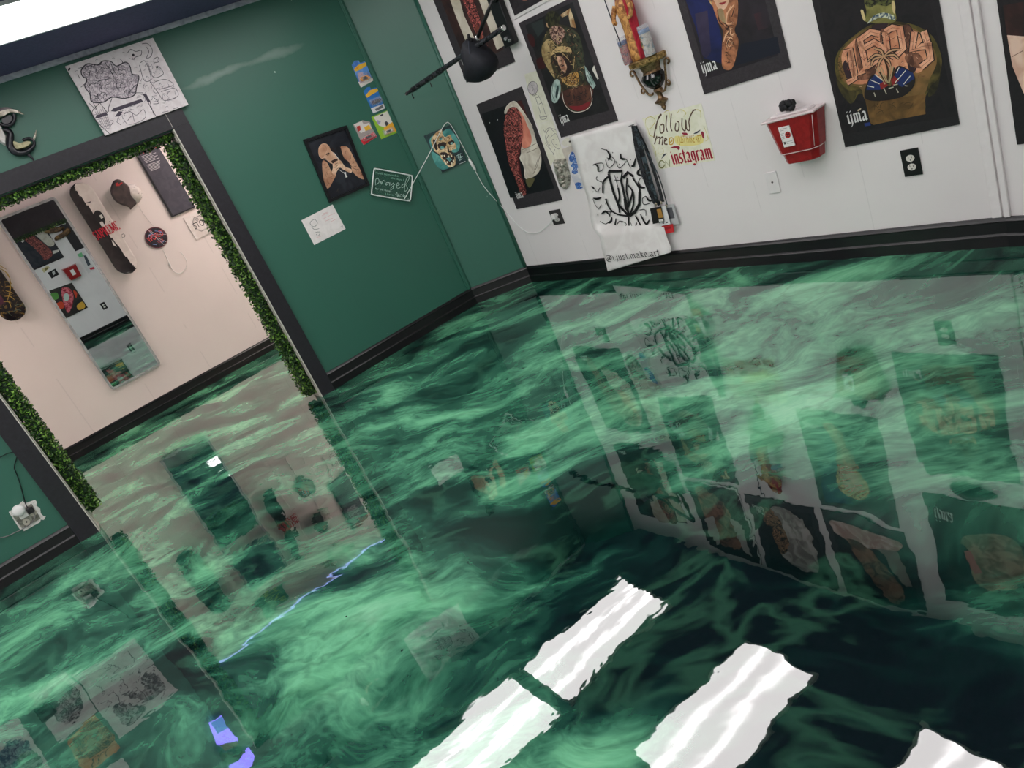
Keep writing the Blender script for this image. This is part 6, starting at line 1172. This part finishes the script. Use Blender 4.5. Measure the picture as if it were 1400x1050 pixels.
# ------------------------------------------------------------------ wall behind the photographer, as the mirror shows it
Zm = lambda pts: [mir_at(x / 8.077, 270 + y / 8.077) for x, y in pts]
b0 = Zm([(357, 820)])[0]; b1 = Zm([(706, 655)])[0]; zz = (b0[1] + b1[1]) / 2
o, c = sheet('tattoo_poster', 'dark poster of a tattooed arm and white shirt on the wall shown in the mirror', 'poster', RW, R(min(b0[0], b1[0]), max(b0[0], b1[0]), zz, zz + .72), .005, PBK, .0012, 'dark tattoo photo posters')
A = Art(RW, c); A.f = lambda p: Zm([p])[0]
A.fill(MN((30, 34, 44), (50, 52, 60), 6, .4, .6), [(140, 430), (360, 790), (680, 640), (480, 290)]); A.fill(CLOTH, [(325, 370), (440, 270), (480, 350), (600, 500), (540, 540), (420, 440)], smooth=True); A.fill(TATTOO, [(200, 370), (280, 360), (420, 460), (560, 580), (570, 650), (490, 690), (440, 620), (330, 520), (220, 420)], smooth=True); A.fill((220, 216, 210), [(165, 390), (190, 380), (210, 430), (270, 480), (250, 500), (215, 470), (205, 430)], [(580, 590), (650, 575), (650, 600), (585, 625)]); A.build('print', o, -.005)
b0 = Zm([(832, 595)])[0]; b1 = Zm([(912, 560)])[0]; 
o, c = sheet('tattoo_poster', 'dark poster with a thin white border, right edge of what the mirror shows', 'poster', RW, R(b1[0] - .45 if b1[0] < b0[0] else b0[0], b0[0] if b1[0] < b0[0] else b0[0] + .5, b0[1], b0[1] + .75), .005, PBK, .0012, 'dark tattoo photo posters')
A = Art(RW, c); A.f = lambda p: Zm([p])[0]; A.fill(CR_, [(640, 200), (700, 180), (720, 280), (640, 290)]); A.line((226, 226, 224), .012, [(575, 215), (628, 318), (725, 288)], smooth=False); A.build('print', o, -.005)
SH = MN((70, 46, 24), (150, 112, 66), 14, .4, .6)
for k, (pts, lb) in enumerate((([(470, 340), (520, 300), (600, 330), (700, 325), (705, 350), (640, 385), (510, 400)], 'upper brown leather boot hung on the wall shown in the mirror'), ([(600, 440), (680, 390), (740, 330), (785, 370), (740, 420), (620, 480)], 'lower brown leather boot hung on the wall shown in the mirror'))):
    q = Zm(pts); c = ctr(q); bm = bmesh.new(); prism(bm, cat([(p[0] - c[0], p[1] - c[1]) for p in q], True, 3), 0, -.09, taper=.8); o = finish(bm, 'leather_boot', SH, bevel=.015); onwall(o, RW, c[0], c[1], .008); tag(o, lb, 'boot', 'boots on the rear wall')
q = Zm([(665, 800), (832, 722), (908, 872), (782, 932)]); c = ctr(q); e = empty('sharps_container', 'red box with a white label on the wall shown in the mirror', 'sharps container', RW, c[0], c[1], .0012)
hw2 = (max(p[0] for p in q) - min(p[0] for p in q)) * .42; hz2 = (max(p[1] for p in q) - min(p[1] for p in q)) * .42
bm = bmesh.new(); prism(bm, [(-hw2, hz2), (hw2, hz2), (hw2 * .8, -hz2), (-hw2 * .8, -hz2)], 0, -.11); finish(bm, 'bin', REDP, e, bevel=.008)
bm = bmesh.new(); bx(bm, -hw2 * 1.05, hw2 * 1.05, -.118, 0, hz2 + .0005, hz2 + .015); finish(bm, 'lid', M((206, 150, 150), .3), e, bevel=.004)
bm = bmesh.new(); bx(bm, -.04, .03, -.1125, -.1105, -.05, .06); finish(bm, 'label', M((232, 230, 228), .4), e)
def flat(name, label, cat_, pts, col, fills):
    o, c = sheet(name, label, cat_, RW, Zm(pts), .002, col, .0012); A = Art(RW, c); A.f = lambda p: Zm([p])[0]
    for f in fills: A.fill(*f)
    A.build('print', o, -.002)
flat('sticker', 'small black square sticker beside the red box shown in the mirror', 'sticker', [(525, 830), (610, 785), (655, 850), (570, 896)], (20, 20, 22), [((200, 200, 200), [(575, 825), (600, 805), (610, 840), (590, 860)])])
flat('sticker', 'small yellowish sticker above the black square sticker shown in the mirror', 'sticker', [(458, 790), (530, 750), (550, 775), (485, 832)], (206, 196, 150), [((120, 110, 60), [(490, 790), (520, 770), (530, 790), (500, 810)])])
flat('sticker', 'green and white sheet at the right edge shown in the mirror', 'sticker', [(845, 630), (920, 590), (1050, 790), (975, 840)], (222, 220, 220), [((120, 196, 140), [(850, 630), (900, 605), (920, 650), (880, 665)]), ((70, 80, 90), [(920, 640), (950, 640), (1000, 740), (970, 760)]), ((206, 60, 80), [(985, 780), (1040, 765), (1045, 790), (1000, 800)])])
Zm2 = lambda pts: [mir_at(x / 4, 180 + y / 4) for x, y in pts]
o, c = sheet('rose_picture', 'bright picture of red and pink shapes on the wall shown in the mirror', 'picture', RW, Zm2([(268, 870), (392, 826), (480, 962), (360, 1022)]), .01, MN((36, 34, 34), (54, 48, 44), 10, .4, .6), .0012)
A = Art(RW, c); A.f = lambda p: Zm2([p])[0]
A.fill((90, 150, 70), [(275, 890), (310, 880), (320, 910), (290, 920)], smooth=True); A.fill(MN((150, 30, 50), (230, 120, 130), 20, .42, .58), [(335, 860), (375, 855), (400, 890), (395, 950), (370, 990), (345, 930)], smooth=True); A.fill((196, 216, 206), ell(362, 905, 16, 22)); A.fill((206, 70, 40), [(310, 940), (340, 930), (350, 960), (325, 970)], [(400, 870), (420, 880), (415, 910)], smooth=True); A.fill((220, 170, 60), [(420, 950), (450, 930), (465, 960), (430, 975)], smooth=True); A.build('print', o, -.01)
q = Zm2([(545, 940), (574, 928), (590, 965), (560, 978)]); c = ctr(q); outlet('double outlet in a black plate on the wall shown in the mirror', RW, [(c[0] - .042, c[1] + .066), (c[0] + .042, c[1] + .066), (c[0] + .042, c[1] - .066), (c[0] - .042, c[1] - .066)], (18, 18, 20), (226, 222, 214)) if False else None
e = empty('wall_outlet', 'double outlet in a black plate on the wall shown in the mirror', 'outlet', RW, c[0], c[1], .0012, group='wall outlets')
bm = bmesh.new(); bx(bm, -.048, .048, -.006, 0, -.072, .072); finish(bm, 'cover_plate', M((18, 18, 20), .35), e, bevel=.002)
for s in (-1, 1):
    bm = bmesh.new(); prism(bm, ell(0, s * .025, .022, .018, n=16), -.006, -.0085); finish(bm, 'socket', M((226, 222, 214), .4), e)
